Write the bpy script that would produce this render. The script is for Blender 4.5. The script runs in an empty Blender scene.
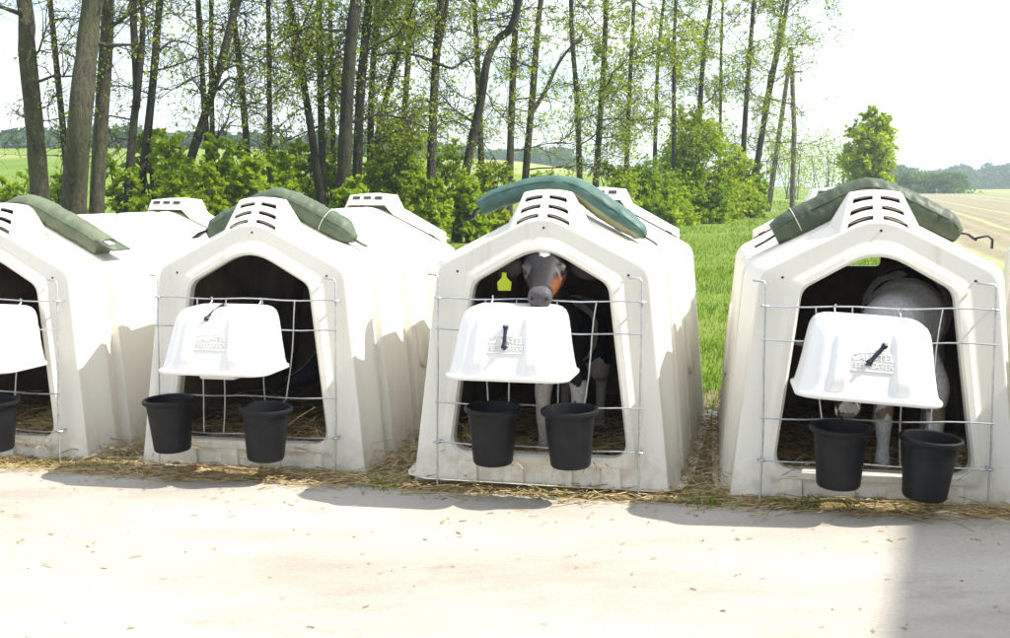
import bpy, bmesh, math, random
import numpy as np
from mathutils import Vector, Matrix, noise

R = random.Random(7)
NR = np.random.default_rng(11)
scene = bpy.context.scene
col = scene.collection

# ------------------------------------------------------------------ camera
F = 1170.08                      # focal length in pixels of the 1010 px wide photograph
PITCH = 0.1141
CAMH = 1.437
cam = bpy.data.cameras.new('camera')
cam.sensor_width = 36.0
cam.lens = F / 1010 * 36
cam.clip_end = 6000
cam_o = bpy.data.objects.new('camera', cam)
cam_o.location = (0, 0, CAMH)
cam_o.rotation_euler = (math.pi / 2 - PITCH, 0, 0)
col.objects.link(cam_o)
scene.camera = cam_o

# ------------------------------------------------------------------ sky and sun
SUN = Vector((0.90, -0.14, 1.0)).normalized()       # towards the sun: right, high, a little in front
elev = math.asin(SUN.z)
azim = math.atan2(SUN.x, SUN.y)
world = bpy.data.worlds.new('World')
scene.world = world
world.use_nodes = True
wt = world.node_tree
bg = wt.nodes['Background']
sky = wt.nodes.new('ShaderNodeTexSky')
sky.sky_type = 'NISHITA'
sky.sun_disc = False
sky.sun_elevation = elev
sky.sun_rotation = azim
sky.air_density = 1.0
sky.dust_density = 2.0
tcw = wt.nodes.new('ShaderNodeTexCoord')
mpw = wt.nodes.new('ShaderNodeMapping')
mpw.inputs['Scale'].default_value = (1.0, 1.0, 2.6)
nzw = wt.nodes.new('ShaderNodeTexNoise')
nzw.inputs['Scale'].default_value = 4.2
nzw.inputs['Detail'].default_value = 7
nzw.inputs['Roughness'].default_value = 0.55
rmw = wt.nodes.new('ShaderNodeValToRGB')
rmw.color_ramp.elements[0].position = 0.36
rmw.color_ramp.elements[1].position = 0.60
mxw = wt.nodes.new('ShaderNodeMixRGB')
mxw.inputs['Color2'].default_value = (5.4, 5.6, 6.0, 1)
wt.links.new(tcw.outputs['Generated'], mpw.inputs['Vector'])
wt.links.new(mpw.outputs['Vector'], nzw.inputs['Vector'])
wt.links.new(nzw.outputs['Fac'], rmw.inputs['Fac'])
wt.links.new(rmw.outputs['Color'], mxw.inputs['Fac'])
wt.links.new(sky.outputs['Color'], mxw.inputs['Color1'])
wt.links.new(mxw.outputs['Color'], bg.inputs['Color'])
bg.inputs['Strength'].default_value = 0.15

sl = bpy.data.lights.new('sun', 'SUN')
sl.energy = 4.1
sl.angle = math.radians(0.55)
sl.color = (1.0, 0.955, 0.88)
sun = bpy.data.objects.new('sun', sl)
sun.rotation_euler = SUN.to_track_quat('Z', 'Y').to_euler()
sun.location = (8, -2, 12)
col.objects.link(sun)

vs = scene.view_settings
vs.view_transform = 'Standard'
vs.look = 'None'
vs.exposure = 1.06
vs.gamma = 1.0
vs.use_curve_mapping = False
scene.render.engine = 'CYCLES'
cy = scene.cycles
cy.use_denoising = True
cy.max_bounces = 10
cy.diffuse_bounces = 5
cy.transparent_max_bounces = 8
cy.volume_bounces = 1

# ------------------------------------------------------------------ helpers
def ss(a, b, x):
    t = min(1.0, max(0.0, (x - a) / (b - a)))
    return t * t * (3 - 2 * t)

def lerp(a, b, t):
    return a + (b - a) * t

def gz(x, y):
    near = (0.0175 * max(-8, min(8, x)) + 0.01) * (1 - ss(9, 30, y))
    hill = 4.6 * ss(38, 150, y) * (1 - ss(-4, 30, x)) + 1.2 * ss(45, 90, y) * (1 - ss(-30, -12, x))
    return near + hill

CP, SP = math.cos(PITCH), math.sin(PITCH)
def at(u, v, Y):
    """world point at forward distance Y seen at photo pixel (u, v)"""
    a, b = (u - 505) / F, (319 - v) / F
    # ray in world: x = a, y = CP + b*SP, z = -SP + b*CP
    dy = CP + b * SP
    t = Y / dy
    return Vector((a * t, Y, CAMH + t * (-SP + b * CP)))

def put(name, mesh, mats=None, parent=None, kind=None):
    o = bpy.data.objects.new(name, mesh)
    col.objects.link(o)
    if mats is not None and len(mesh.materials) == 0:
        for m in (mats if isinstance(mats, (list, tuple)) else [mats]):
            mesh.materials.append(m)
    if parent is not None:
        o.parent = parent
    if kind:
        o['kind'] = kind
    return o

def empty(name, loc, rz=0.0):
    o = bpy.data.objects.new(name, None)
    o.empty_display_size = 0.2
    o.location = loc
    o.rotation_euler = (0, 0, rz)
    col.objects.link(o)
    return o

def tag(o, label, cat, group=None):
    o['label'] = label
    o['category'] = cat
    if group:
        o['group'] = group
    return o

def catmull(P, per=5):
    out = []
    n = len(P)
    for k in range(n - 1):
        p0, p1, p2, p3 = P[max(k - 1, 0)], P[k], P[k + 1], P[min(k + 2, n - 1)]
        for s in range(per):
            t = s / per
            out.append(.5 * ((2 * p1) + (p2 - p0) * t + (2 * p0 - 5 * p1 + 4 * p2 - p3) * t * t + (3 * p1 - p0 - 3 * p2 + p3) * t ** 3))
    out.append(P[-1])
    return out

class MB:
    def __init__(self):
        self.v, self.f, self.mi = [], [], []
    def add(self, vs, fs, mi=0):
        b = len(self.v)
        self.v.extend([tuple(p) for p in vs])
        for f in fs:
            self.f.append(tuple(i + b for i in f))
            self.mi.append(mi)
    def strip(self, A, B, closed=False, mi=0, flip=False):
        n = len(A)
        fs = []
        m = n if closed else n - 1
        for i in range(m):
            j = (i + 1) % n
            q = (i, j, n + j, n + i)
            fs.append(q[::-1] if flip else q)
        self.add(list(A) + list(B), fs, mi)
    def box(self, c, s, rot=None, mi=0):
        vs = []
        for dx in (-.5, .5):
            for dy in (-.5, .5):
                for dz in (-.5, .5):
                    p = Vector((dx * s[0], dy * s[1], dz * s[2]))
                    if rot is not None:
                        p = rot @ p
                    vs.append(Vector(c) + p)
        self.add(vs, [(0, 1, 3, 2), (4, 6, 7, 5), (0, 4, 5, 1), (2, 3, 7, 6), (0, 2, 6, 4), (1, 5, 7, 3)], mi)
    def tube(self, pts, rad, n=6, cap=True, mi=0):
        pts = [Vector(p) for p in pts]
        if not isinstance(rad, (list, tuple)):
            rad = [rad] * len(pts)
        k = len(pts)
        t0 = (pts[1] - pts[0]).normalized()
        up = Vector((0, 0, 1)) if abs(t0.z) < .9 else Vector((1, 0, 0))
        a = t0.cross(up).normalized()
        vs = []
        for i in range(k):
            t = (pts[min(i + 1, k - 1)] - pts[max(i - 1, 0)])
            t = t.normalized() if t.length > 1e-9 else t0
            a = (a - t * a.dot(t))
            a = a.normalized() if a.length > 1e-6 else t.orthogonal().normalized()
            b = t.cross(a)
            for j in range(n):
                w = 2 * math.pi * j / n
                vs.append(pts[i] + (a * math.cos(w) + b * math.sin(w)) * rad[i])
        fs = []
        for i in range(k - 1):
            for j in range(n):
                jj = (j + 1) % n
                fs.append((i * n + j, i * n + jj, (i + 1) * n + jj, (i + 1) * n + j))
        if cap:
            fs.append(tuple(range(n))[::-1])
            fs.append(tuple((k - 1) * n + j for j in range(n)))
        self.add(vs, fs, mi)
    def lathe(self, prof, n=32, c=(0, 0, 0), mi=0):
        vs = []
        for r, z in prof:
            for j in range(n):
                w = 2 * math.pi * j / n
                vs.append((c[0] + r * math.cos(w), c[1] + r * math.sin(w), c[2] + z))
        fs = []
        for i in range(len(prof) - 1):
            for j in range(n):
                jj = (j + 1) % n
                fs.append((i * n + j, i * n + jj, (i + 1) * n + jj, (i + 1) * n + j))
        self.add(vs, fs, mi)
    def mesh(self, name, smooth=True, angle=40, weld=None):
        weld = bool(smooth and angle) if weld is None else weld
        me = bpy.data.meshes.new(name)
        me.from_pydata(self.v, [], self.f)
        if any(self.mi):
            me.polygons.foreach_set('material_index', self.mi)
        if weld:
            bm = bmesh.new(); bm.from_mesh(me)
            bmesh.ops.remove_doubles(bm, verts=bm.verts, dist=1e-5)
            bmesh.ops.recalc_face_normals(bm, faces=bm.faces)
            bm.to_mesh(me); bm.free()
        if smooth:
            me.polygons.foreach_set('use_smooth', [True] * len(me.polygons))
            me.update()
            if angle:
                me.set_sharp_from_angle(angle=math.radians(angle))
        me.update()
        return me

def np_mesh(name, V, Q):
    """V (n,3), Q (m,k) all faces k-gons"""
    me = bpy.data.meshes.new(name)
    V = np.asarray(V, dtype=np.float32); Q = np.asarray(Q, dtype=np.int32)
    m, k = Q.shape
    me.vertices.add(len(V)); me.vertices.foreach_set('co', V.ravel())
    me.loops.add(m * k); me.loops.foreach_set('vertex_index', Q.ravel())
    me.polygons.add(m); me.polygons.foreach_set('loop_start', np.arange(0, m * k, k, dtype=np.int32))
    me.update(calc_edges=True)
    return me

def leaf_mesh(name, C, size, up=0.4, aspect=0.55):
    """one rhombus leaf per centre"""
    n = len(C)
    C = np.asarray(C, dtype=np.float32)
    nr = NR.normal(size=(n, 3)); nr[:, 2] += up * 1.5
    nr /= np.linalg.norm(nr, axis=1)[:, None]
    a = NR.normal(size=(n, 3))
    a -= nr * (a * nr).sum(1)[:, None]
    a /= np.linalg.norm(a, axis=1)[:, None] + 1e-9
    b = np.cross(nr, a)
    s = (size * np.exp(NR.normal(-.05, .32, n)))[:, None]
    a = a * s; b = b * s * aspect
    V = np.stack([C - a, C + b * .9 - a * .1, C + a, C - b * .9 - a * .1], 1).reshape(-1, 3)
    Q = np.arange(4 * n).reshape(n, 4)
    return np_mesh(name, V, Q)

# ------------------------------------------------------------------ materials
def mat(name):
    m = bpy.data.materials.new(name)
    m.use_nodes = True
    return m, m.node_tree, m.node_tree.nodes['Principled BSDF']

def nd(t, typ, **kw):
    n = t.nodes.new(typ)
    for k, v in kw.items():
        if hasattr(n, k) and k not in n.inputs:
            setattr(n, k, v)
        else:
            n.inputs[k].default_value = v
    return n

def noise_ramp(t, scale, stops, coord='Object', detail=6, rough=.6, vec=None, dist=0.0, rnd=False):
    tc = t.nodes.new('ShaderNodeTexCoord')
    nz = nd(t, 'ShaderNodeTexNoise', Scale=scale, Detail=detail, Roughness=rough, Distortion=dist)
    src = tc.outputs[coord]
    if vec is not None:
        mp = t.nodes.new('ShaderNodeMapping'); mp.inputs['Scale'].default_value = vec
        t.links.new(src, mp.inputs['Vector']); src = mp.outputs['Vector']
    if rnd:      # every copy gets its own stains
        oi = t.nodes.new('ShaderNodeObjectInfo'); vm = t.nodes.new('ShaderNodeVectorMath'); vm.operation = 'MULTIPLY_ADD'
        vm.inputs[1].default_value = (1, 1, 1)
        cx = t.nodes.new('ShaderNodeMath'); cx.operation = 'MULTIPLY'; cx.inputs[1].default_value = 41.0
        t.links.new(oi.outputs['Random'], cx.inputs[0])
        t.links.new(src, vm.inputs[0]); t.links.new(cx.outputs[0], vm.inputs[2]); src = vm.outputs[0]
    t.links.new(src, nz.inputs['Vector'])
    rp = t.nodes.new('ShaderNodeValToRGB')
    el = rp.color_ramp.elements
    while len(el) < len(stops):
        el.new(0.5)
    for e, (p, c) in zip(el, stops):
        e.position = p
        e.color = (*c, 1) if len(c) == 3 else c
    t.links.new(nz.outputs['Fac'], rp.inputs['Fac'])
    return rp, nz

def mix(t, a, b, fac, mode='MIX'):
    m = t.nodes.new('ShaderNodeMixRGB'); m.blend_type = mode
    for sock, v in (('Color1', a), ('Color2', b), ('Fac', fac)):
        if hasattr(v, 'is_linked') or isinstance(v, bpy.types.NodeSocket):
            t.links.new(v, m.inputs[sock])
        elif sock == 'Fac':
            m.inputs[sock].default_value = v
        else:
            m.inputs[sock].default_value = (*v, 1)
    return m.outputs['Color']

def bump(t, p, height, strength=.3, dist=.01):
    b = t.nodes.new('ShaderNodeBump')
    b.inputs['Strength'].default_value = strength
    b.inputs['Distance'].default_value = dist
    t.links.new(height, b.inputs['Height'])
    t.links.new(b.outputs['Normal'], p.inputs['Normal'])
    return b

def simple(name, c, rough=.5, metal=0, var=.15, scale=12, bs=.1, bd=.003, spec=.4):
    m, t, p = mat(name)
    p.inputs['Specular IOR Level'].default_value = spec
    lo = tuple(x * (1 - var) for x in c); hi = tuple(min(1, x * (1 + var)) for x in c)
    rp, nz = noise_ramp(t, scale, [(.3, lo), (.7, hi)])
    t.links.new(rp.outputs['Color'], p.inputs['Base Color'])
    p.inputs['Roughness'].default_value = rough
    p.inputs['Metallic'].default_value = metal
    if bs:
        bump(t, p, nz.outputs['Fac'], bs, bd)
    return m

def plastic(name, c, mud=.6):
    m, t, p = mat(name)
    rp, nz = noise_ramp(t, 2.2, [(.25, tuple(x * .95 for x in c)), (.75, c)], detail=5, rnd=True)
    # grime: irregular scuffs and speckles
    gr, gn = noise_ramp(t, 7, [(.60, (0, 0, 0)), (.78, (1, 1, 1))], detail=9, rough=.72, vec=(1, 1, .45), rnd=True)
    m1 = t.nodes.new('ShaderNodeMath'); m1.operation = 'MULTIPLY'; m1.inputs[1].default_value = .42
    t.links.new(gr.outputs['Color'], m1.inputs[0])
    c1 = mix(t, rp.outputs['Color'], (.50, .44, .34), m1.outputs[0])
    sp, sn = noise_ramp(t, 46, [(.68, (0, 0, 0)), (.75, (1, 1, 1))], detail=3, rnd=True)
    m2 = t.nodes.new('ShaderNodeMath'); m2.operation = 'MULTIPLY'; m2.inputs[1].default_value = .22
    t.links.new(sp.outputs['Color'], m2.inputs[0])
    c2 = mix(t, c1, (.36, .30, .22), m2.outputs[0])
    # run-off streaks
    sk, skn = noise_ramp(t, 9, [(.58, (0, 0, 0)), (.72, (1, 1, 1))], detail=6, rough=.6, vec=(1.6, 1.6, .16), rnd=True)
    ms = t.nodes.new('ShaderNodeMath'); ms.operation = 'MULTIPLY'; ms.inputs[1].default_value = .34 if mud else .12
    t.links.new(sk.outputs['Color'], ms.inputs[0])
    c2 = mix(t, c2, (.46, .40, .30), ms.outputs[0])
    # mud splashes on the lowest band
    tc = t.nodes.new('ShaderNodeTexCoord'); sx = t.nodes.new('ShaderNodeSeparateXYZ')
    t.links.new(tc.outputs['Object'], sx.inputs[0])
    mr = nd(t, 'ShaderNodeMapRange'); mr.inputs['From Min'].default_value = .26; mr.inputs['From Max'].default_value = .0
    t.links.new(sx.outputs['Z'], mr.inputs['Value'])
    mu, mn = noise_ramp(t, 16, [(.42, (0, 0, 0)), (.62, (1, 1, 1))], detail=8, rough=.7, rnd=True)
    m3 = t.nodes.new('ShaderNodeMath'); m3.operation = 'MULTIPLY'
    t.links.new(mr.outputs['Result'], m3.inputs[0]); t.links.new(mu.outputs['Color'], m3.inputs[1])
    m4 = t.nodes.new('ShaderNodeMath'); m4.operation = 'MULTIPLY'; m4.inputs[1].default_value = mud
    t.links.new(m3.outputs[0], m4.inputs[0])
    c3 = mix(t, c2, (.40, .31, .20), m4.outputs[0])
    t.links.new(c3, p.inputs['Base Color'])
    p.inputs['Roughness'].default_value = .42
    p.inputs['Specular IOR Level'].default_value = .35
    b2 = nd(t, 'ShaderNodeTexNoise', Scale=90, Detail=3)
    t.links.new(tc.outputs['Object'], b2.inputs['Vector'])
    bump(t, p, b2.outputs['Fac'], .12, .002)
    return m

def leafmat(name, cols, trans=.5, scale=.9, rough=.5):
    m, t, p = mat(name)
    rp, nz = noise_ramp(t, scale, [(.32, cols[0]), (.5, cols[1]), (.68, cols[2])], detail=2)
    rp2, nz2 = noise_ramp(t, 9, [(.35, tuple(x * .7 for x in (1, 1, 1))), (.65, (1.0, 1.0, 1.0))], detail=1)
    c = mix(t, rp.outputs['Color'], rp2.outputs['Color'], 1.0, 'MULTIPLY')
    t.links.new(c, p.inputs['Base Color'])
    p.inputs['Roughness'].default_value = rough
    p.inputs['Specular IOR Level'].default_value = .3
    tr = t.nodes.new('ShaderNodeBsdfTranslucent')
    c2 = mix(t, c, (1.0, 1.0, .55), 1.0, 'MULTIPLY')
    t.links.new(c2, tr.inputs['Color'])
    mx = t.nodes.new('ShaderNodeMixShader'); mx.inputs['Fac'].default_value = trans + .14
    t.links.new(p.outputs[0], mx.inputs[1]); t.links.new(tr.outputs[0], mx.inputs[2])
    t.links.new(mx.outputs[0], t.nodes['Material Output'].inputs['Surface'])
    return m

def bark(name, a, b, moss=0.35):
    m, t, p = mat(name)
    rp, nz = noise_ramp(t, 5, [(.40, a), (.60, b)], detail=9, rough=.75, vec=(4, 4, .9))
    lic, lcn = noise_ramp(t, 16, [(.60, (0, 0, 0)), (.68, (1, 1, 1))], detail=5, rough=.6)
    lm = t.nodes.new('ShaderNodeMath'); lm.operation = 'MULTIPLY'; lm.inputs[1].default_value = .55
    t.links.new(lic.outputs['Color'], lm.inputs[0])
    mo, mn = noise_ramp(t, 1.3, [(.45, (0, 0, 0)), (.62, (1, 1, 1))], detail=5)
    mm = t.nodes.new('ShaderNodeMath'); mm.operation = 'MULTIPLY'; mm.inputs[1].default_value = moss
    t.links.new(mo.outputs['Color'], mm.inputs[0])
    c = mix(t, rp.outputs['Color'], (.10, .115, .03), mm.outputs[0])
    c = mix(t, c, tuple(min(1, x * 1.9) for x in b), lm.outputs[0])
    t.links.new(c, p.inputs['Base Color'])
    p.inputs['Roughness'].default_value = .9
    bump(t, p, nz.outputs['Fac'], 1.0, .12)
    return m

M = {}
M['plastic'] = plastic('ivory_plastic', (.715, .685, .605))
M['hood'] = plastic('white_feeder_plastic', (.76, .75, .72), 0.0)
M['lining'] = simple('brown_hutch_inside', (.20, .148, .10), .85, var=.4, scale=4)  # brown for the inner walls, darker than the outer plastic
M['dark'] = simple('vent_shade_and_screw', (.05, .042, .034), .9, var=.2)  # paints the shade inside vent slots; the dark screws share it
M['wire'] = simple('galvanised_wire', (.46, .47, .48), .42, .75, var=.2, scale=40)
M['bucket'] = simple('black_rubber_plastic', (.0085, .0085, .010), .5, var=.5, scale=14, bs=.15, spec=.22)
M['strap'] = simple('navy_rubber', (.012, .014, .035), .45, var=.3)
M['ringmetal'] = simple('ring_metal', (.5, .5, .5), .35, .9)
M['black'] = simple('black_strap', (.018, .018, .02), .5, var=.3)

def vinyl(name, c, stripe=None):
    m, t, p = mat(name)
    rp, nz = noise_ramp(t, 6, [(.3, tuple(x * .72 for x in c)), (.7, tuple(x * 1.2 for x in c))], detail=6)
    cc = rp.outputs['Color']
    d, dn = noise_ramp(t, 20, [(.58, (0, 0, 0)), (.72, (1, 1, 1))], detail=6)
    mm = t.nodes.new('ShaderNodeMath'); mm.operation = 'MULTIPLY'; mm.inputs[1].default_value = .35
    t.links.new(d.outputs['Color'], mm.inputs[0])
    cc = mix(t, cc, (.22, .22, .15), mm.outputs[0])
    t.links.new(cc, p.inputs['Base Color'])
    p.inputs['Roughness'].default_value = .55
    p.inputs['Specular IOR Level'].default_value = .4
    bump(t, p, nz.outputs['Fac'], .2, .006)
    return m
M['bag1'] = vinyl('sage_vinyl', (.110, .135, .080))
M['bag2'] = vinyl('grey_green_vinyl', (.080, .108, .066))
M['bag3'] = vinyl('teal_vinyl', (.055, .118, .096))
M['bag3b'] = vinyl('khaki_vinyl', (.20, .21, .11))
M['bag4'] = vinyl('dark_green_vinyl', (.060, .080, .046))
M['string'] = simple('pale_twine', (.6, .58, .45), .8)

def straw_mat():
    m, t, p = mat('straw')
    rp, nz = noise_ramp(t, 22, [(.25, (.14, .095, .04)), (.5, (.34, .25, .105)), (.75, (.52, .43, .23))], detail=2)
    t.links.new(rp.outputs['Color'], p.inputs['Base Color'])
    p.inputs['Roughness'].default_value = .55
    return m
M['straw'] = straw_mat()
M['bedding'] = simple('matted_straw_bedding', (.20, .135, .060), .95, var=.5, scale=24, bs=.6, bd=.02)
M['soil'] = simple('dusty_soil', (.17, .125, .080), .95, var=.4, scale=9, bs=.5, bd=.02)

def concrete():
    m, t, p = mat('dusty_concrete')
    rp, nz = noise_ramp(t, .9, [(.30, (.315, .282, .232)), (.50, (.415, .385, .330)), (.70, (.465, .438, .385))], detail=9, rough=.62, vec=(.6, 1.5, 1))
    st, sn = noise_ramp(t, 2.3, [(.60, (0, 0, 0)), (.72, (1, 1, 1))], detail=6, rough=.65, vec=(.7, 1.6, 1))
    mm = t.nodes.new('ShaderNodeMath'); mm.operation = 'MULTIPLY'; mm.inputs[1].default_value = .60
    t.links.new(st.outputs['Color'], mm.inputs[0])
    c = mix(t, rp.outputs['Color'], (.30, .25, .19), mm.outputs[0])
    g, gn = noise_ramp(t, 55, [(.35, (.80, .79, .78)), (.62, (1, 1, 1))], detail=6, rough=.75)
    c = mix(t, c, g.outputs['Color'], .6, 'MULTIPLY')
    # faint scratches of wheel and scraper
    w, wn = noise_ramp(t, 3, [(.62, (0, 0, 0)), (.66, (1, 1, 1))], detail=8, rough=.8, vec=(.35, 9, 1))
    m2 = t.nodes.new('ShaderNodeMath'); m2.operation = 'MULTIPLY'; m2.inputs[1].default_value = .25
    t.links.new(w.outputs['Color'], m2.inputs[0])
    c = mix(t, c, (.34, .29, .23), m2.outputs[0])
    tcv = t.nodes.new('ShaderNodeTexCoord')
    dn = nd(t, 'ShaderNodeTexNoise', Scale=1.7, Detail=5)
    t.links.new(tcv.outputs['Object'], dn.inputs['Vector'])
    vm = t.nodes.new('ShaderNodeMixRGB'); vm.blend_type = 'ADD'; vm.inputs['Fac'].default_value = .55
    t.links.new(tcv.outputs['Object'], vm.inputs['Color1']); t.links.new(dn.outputs['Color'], vm.inputs['Color2'])
    vo = t.nodes.new('ShaderNodeTexVoronoi'); vo.feature = 'DISTANCE_TO_EDGE'; vo.inputs['Scale'].default_value = .42
    t.links.new(vm.outputs['Color'], vo.inputs['Vector'])
    cr = t.nodes.new('ShaderNodeValToRGB'); cr.color_ramp.elements[0].position = .0; cr.color_ramp.elements[0].color = (1, 1, 1, 1)
    cr.color_ramp.elements[1].position = .007; cr.color_ramp.elements[1].color = (0, 0, 0, 1)
    t.links.new(vo.outputs['Distance'], cr.inputs['Fac'])
    m5 = t.nodes.new('ShaderNodeMath'); m5.operation = 'MULTIPLY'; m5.inputs[1].default_value = .13
    t.links.new(cr.outputs['Color'], m5.inputs[0])
    c = mix(t, c, (.22, .18, .14), m5.outputs[0])
    sp_, spn = noise_ramp(t, 120, [(.66, (0, 0, 0)), (.72, (1, 1, 1))], detail=2)
    m6 = t.nodes.new('ShaderNodeMath'); m6.operation = 'MULTIPLY'; m6.inputs[1].default_value = .45
    t.links.new(sp_.outputs['Color'], m6.inputs[0])
    c = mix(t, c, (.24, .19, .14), m6.outputs[0])
    t.links.new(c, p.inputs['Base Color'])
    p.inputs['Roughness'].default_value = .9
    p.inputs['Specular IOR Level'].default_value = .2
    bump(t, p, gn.outputs['Fac'], .45, .012)
    return m
M['concrete'] = concrete()

def terrain_mat():
    m, t, p = mat('meadow_ground')
    rp, nz = noise_ramp(t, .12, [(.3, (.130, .200, .030)), (.5, (.180, .250, .045)), (.7, (.240, .280, .075))], detail=8, rough=.6)
    g, gn = noise_ramp(t, 6, [(.3, (.62, .66, .5)), (.7, (1, 1, 1))], detail=8, rough=.8)
    c = mix(t, rp.outputs['Color'], g.outputs['Color'], 1.0, 'MULTIPLY')
    # dry pale field strips far away
    f, fn = noise_ramp(t, .012, [(.50, (0, 0, 0)), (.58, (1, 1, 1))], detail=3)
    mm = t.nodes.new('ShaderNodeMath'); mm.operation = 'MULTIPLY'; mm.inputs[1].default_value = .55
    t.links.new(f.outputs['Color'], mm.inputs[0])
    c = mix(t, c, (.38, .36, .18), mm.outputs[0])
    t.links.new(c, p.inputs['Base Color'])
    p.inputs['Roughness'].default_value = .95
    p.inputs['Specular IOR Level'].default_value = .1
    bump(t, p, gn.outputs['Fac'], .6, .08)
    return m
M['meadow'] = terrain_mat()

def plough_mat():
    m, t, p = mat('ploughed_soil')
    rp, nz = noise_ramp(t, .7, [(.3, (.185, .160, .095)), (.55, (.235, .205, .125)), (.75, (.20, .22, .085))], detail=8, rough=.7)
    t.links.new(rp.outputs['Color'], p.inputs['Base Color'])
    p.inputs['Roughness'].default_value = .95
    bump(t, p, nz.outputs['Fac'], .6, .08)
    return m
M['plough'] = plough_mat()
M['grass'] = leafmat('grass_blades', [(.110, .210, .016), (.180, .300, .030), (.260, .350, .055)], .45, .5)
M['leafA'] = leafmat('young_alder_leaf', [(.220, .310, .012), (.330, .430, .022), (.450, .510, .050)], .5, .5)
M['leafB'] = leafmat('shrub_leaf', [(.230, .360, .012), (.380, .520, .022), (.500, .600, .045)], .5, .7)
M['leafC'] = leafmat('deep_shrub_leaf', [(.160, .280, .012), (.270, .410, .022), (.380, .490, .040)], .45, .7)
M['leafD'] = leafmat('lime_leaf', [(.280, .400, .014), (.400, .520, .026), (.500, .580, .050)], .5, .8)
M['forest'] = leafmat('far_wood_leaf', [(.055, .105, .045), (.080, .140, .060), (.110, .175, .075)], .3, .06)
M['hedge'] = leafmat('far_hedge_leaf', [(.075, .150, .030), (.110, .195, .040), (.150, .230, .055)], .35, .2)
M['barkA'] = bark('grey_alder_bark', (.026, .022, .013), (.105, .090, .056), .45)
M['barkB'] = bark('dark_alder_bark', (.009, .0075, .005), (.042, .034, .022), .3)
M['twig'] = bark('twig_bark', (.028, .022, .016), (.075, .060, .042), .2)
M['polewood'] = bark('weathered_pole_wood', (.075, .068, .058), (.170, .150, .125), 0)
M['tagy'] = simple('yellow_ear_tag', (.62, .72, .03), .45, var=.05)

# ------------------------------------------------------------------ the ground
def sinh_axis(lo, hi, n, k):
    s = np.linspace(math.asinh(lo / k), math.asinh(hi / k), n)
    return np.sinh(s) * k
def front_y(x):
    return 5.44 - 0.267 * x
xs = sinh_axis(-900, 900, 150, 6)
ys = np.concatenate([np.linspace(-60, -5, 8)[:-1], sinh_axis(-5, 1300, 150, 9)])
V, Q = [], []
for y in ys:
    for x in xs:
        z = gz(x, y)
        if y < front_y(x) + .5:
            z -= .04
        Vn = noise.noise(Vector((x * .35, y * .35, 0))) * .03 if y > front_y(x) + 2.5 else 0
        V.append((x, y, z + Vn))
nx = len(xs)
for j in range(len(ys) - 1):
    for i in range(nx - 1):
        Q.append((j * nx + i, j * nx + i + 1, (j + 1) * nx + i + 1, (j + 1) * nx + i))
me = np_mesh('ground', V, Q)
me.polygons.foreach_set('use_smooth', [True] * len(me.polygons))
put('ground', me, M['meadow'], kind='structure')

# concrete apron in front of the row, running up to the fronts of the hutches
V, Q = [], []
ax = np.linspace(-14, 14, 141); ay = np.linspace(0, 1, 90)
for t_ in ay:
    for x in ax:
        y0, y1 = -14.0, front_y(x) + .12 + .05 * noise.noise(Vector((x * 2.3, 0, 3)))
        y = lerp(y0, y1, t_ ** .7)
        V.append((x, y, gz(x, y) + .004 + .006 * noise.noise(Vector((x * .8, y * .8, 1)))))
nx = len(ax)
for j in range(len(ay) - 1):
    for i in range(nx - 1):
        Q.append((j * nx + i, j * nx + i + 1, (j + 1) * nx + i + 1, (j + 1) * nx + i))
me = np_mesh('concrete_apron', V, Q)
me.polygons.foreach_set('use_smooth', [True] * len(me.polygons))
put('concrete_apron', me, M['concrete'], kind='structure')

# trodden soil strip under and between the hutches
V, Q = [], []
ax = np.linspace(-7, 7, 141); ay = np.linspace(0, 1, 40)
for t_ in ay:
    for x in ax:
        y = front_y(x) + lerp(-.10, 3.0, t_) + .06 * noise.noise(Vector((x * 3, t_, 5)))
        e = ss(0, .05, t_) * ss(0, .08, 1 - t_)
        V.append((x, y, gz(x, y) - .012 + e * (.026 + .018 * noise.noise(Vector((x * 5, y * 5, 2))))))
nx = len(ax)
for j in range(len(ay) - 1):
    for i in range(nx - 1):
        Q.append((j * nx + i, j * nx + i + 1, (j + 1) * nx + i + 1, (j + 1) * nx + i))
me = np_mesh('soil_strip', V, Q)
me.polygons.foreach_set('use_smooth', [True] * len(me.polygons))
put('soil_strip', me, M['soil'], kind='structure')

# ploughed field on the right with real furrows
def plough():
    mb = MB()
    d = Vector((.29, .957, 0)).normalized(); n = Vector((d.y, -d.x, 0))
    o = Vector((6.2, 14.4, 0))
    prof = []
    w = 0.0
    rows = 75
    sp = .75
    seg = [0, 4, 8, 13, 19, 26, 35, 46, 60, 80, 105, 140, 180]
    cols_ = []
    for i in range(rows):
        for k, h in ((0, .0), (.25, .10), (.5, .12), (.75, .02)):
            cols_.append((i * sp + k * sp, h * (1 + .3 * R.uniform(-1, 1))))
    vs = []
    for s in seg:
        for (a, h) in cols_:
            p = o + d * s + n * (a + .08 * math.sin(s * .3 + a))
            vs.append((p.x, p.y, gz(p.x, p.y) + .035 + h * .5))
    m_ = len(cols_)
    fs = [(j * m_ + i, j * m_ + i + 1, (j + 1) * m_ + i + 1, (j + 1) * m_ + i) for j in range(len(seg) - 1) for i in range(m_ - 1)]
    mb.add(vs, fs)
    rowmat = [1 if R.random() < .35 else 0 for _ in range(rows)]
    mb.mi = [rowmat[(q % (m_ - 1)) // 4] if (q % (m_ - 1)) % 4 in (1, 2) else 0 for q in range(len(fs))]
    gm_ = simple('sprouting_row', (.27, .29, .12), .9, var=.3, scale=3)
    put('ploughed_field', mb.mesh('ploughed_field', True, 0), [M['plough'], gm_], kind='structure')
plough()

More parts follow.
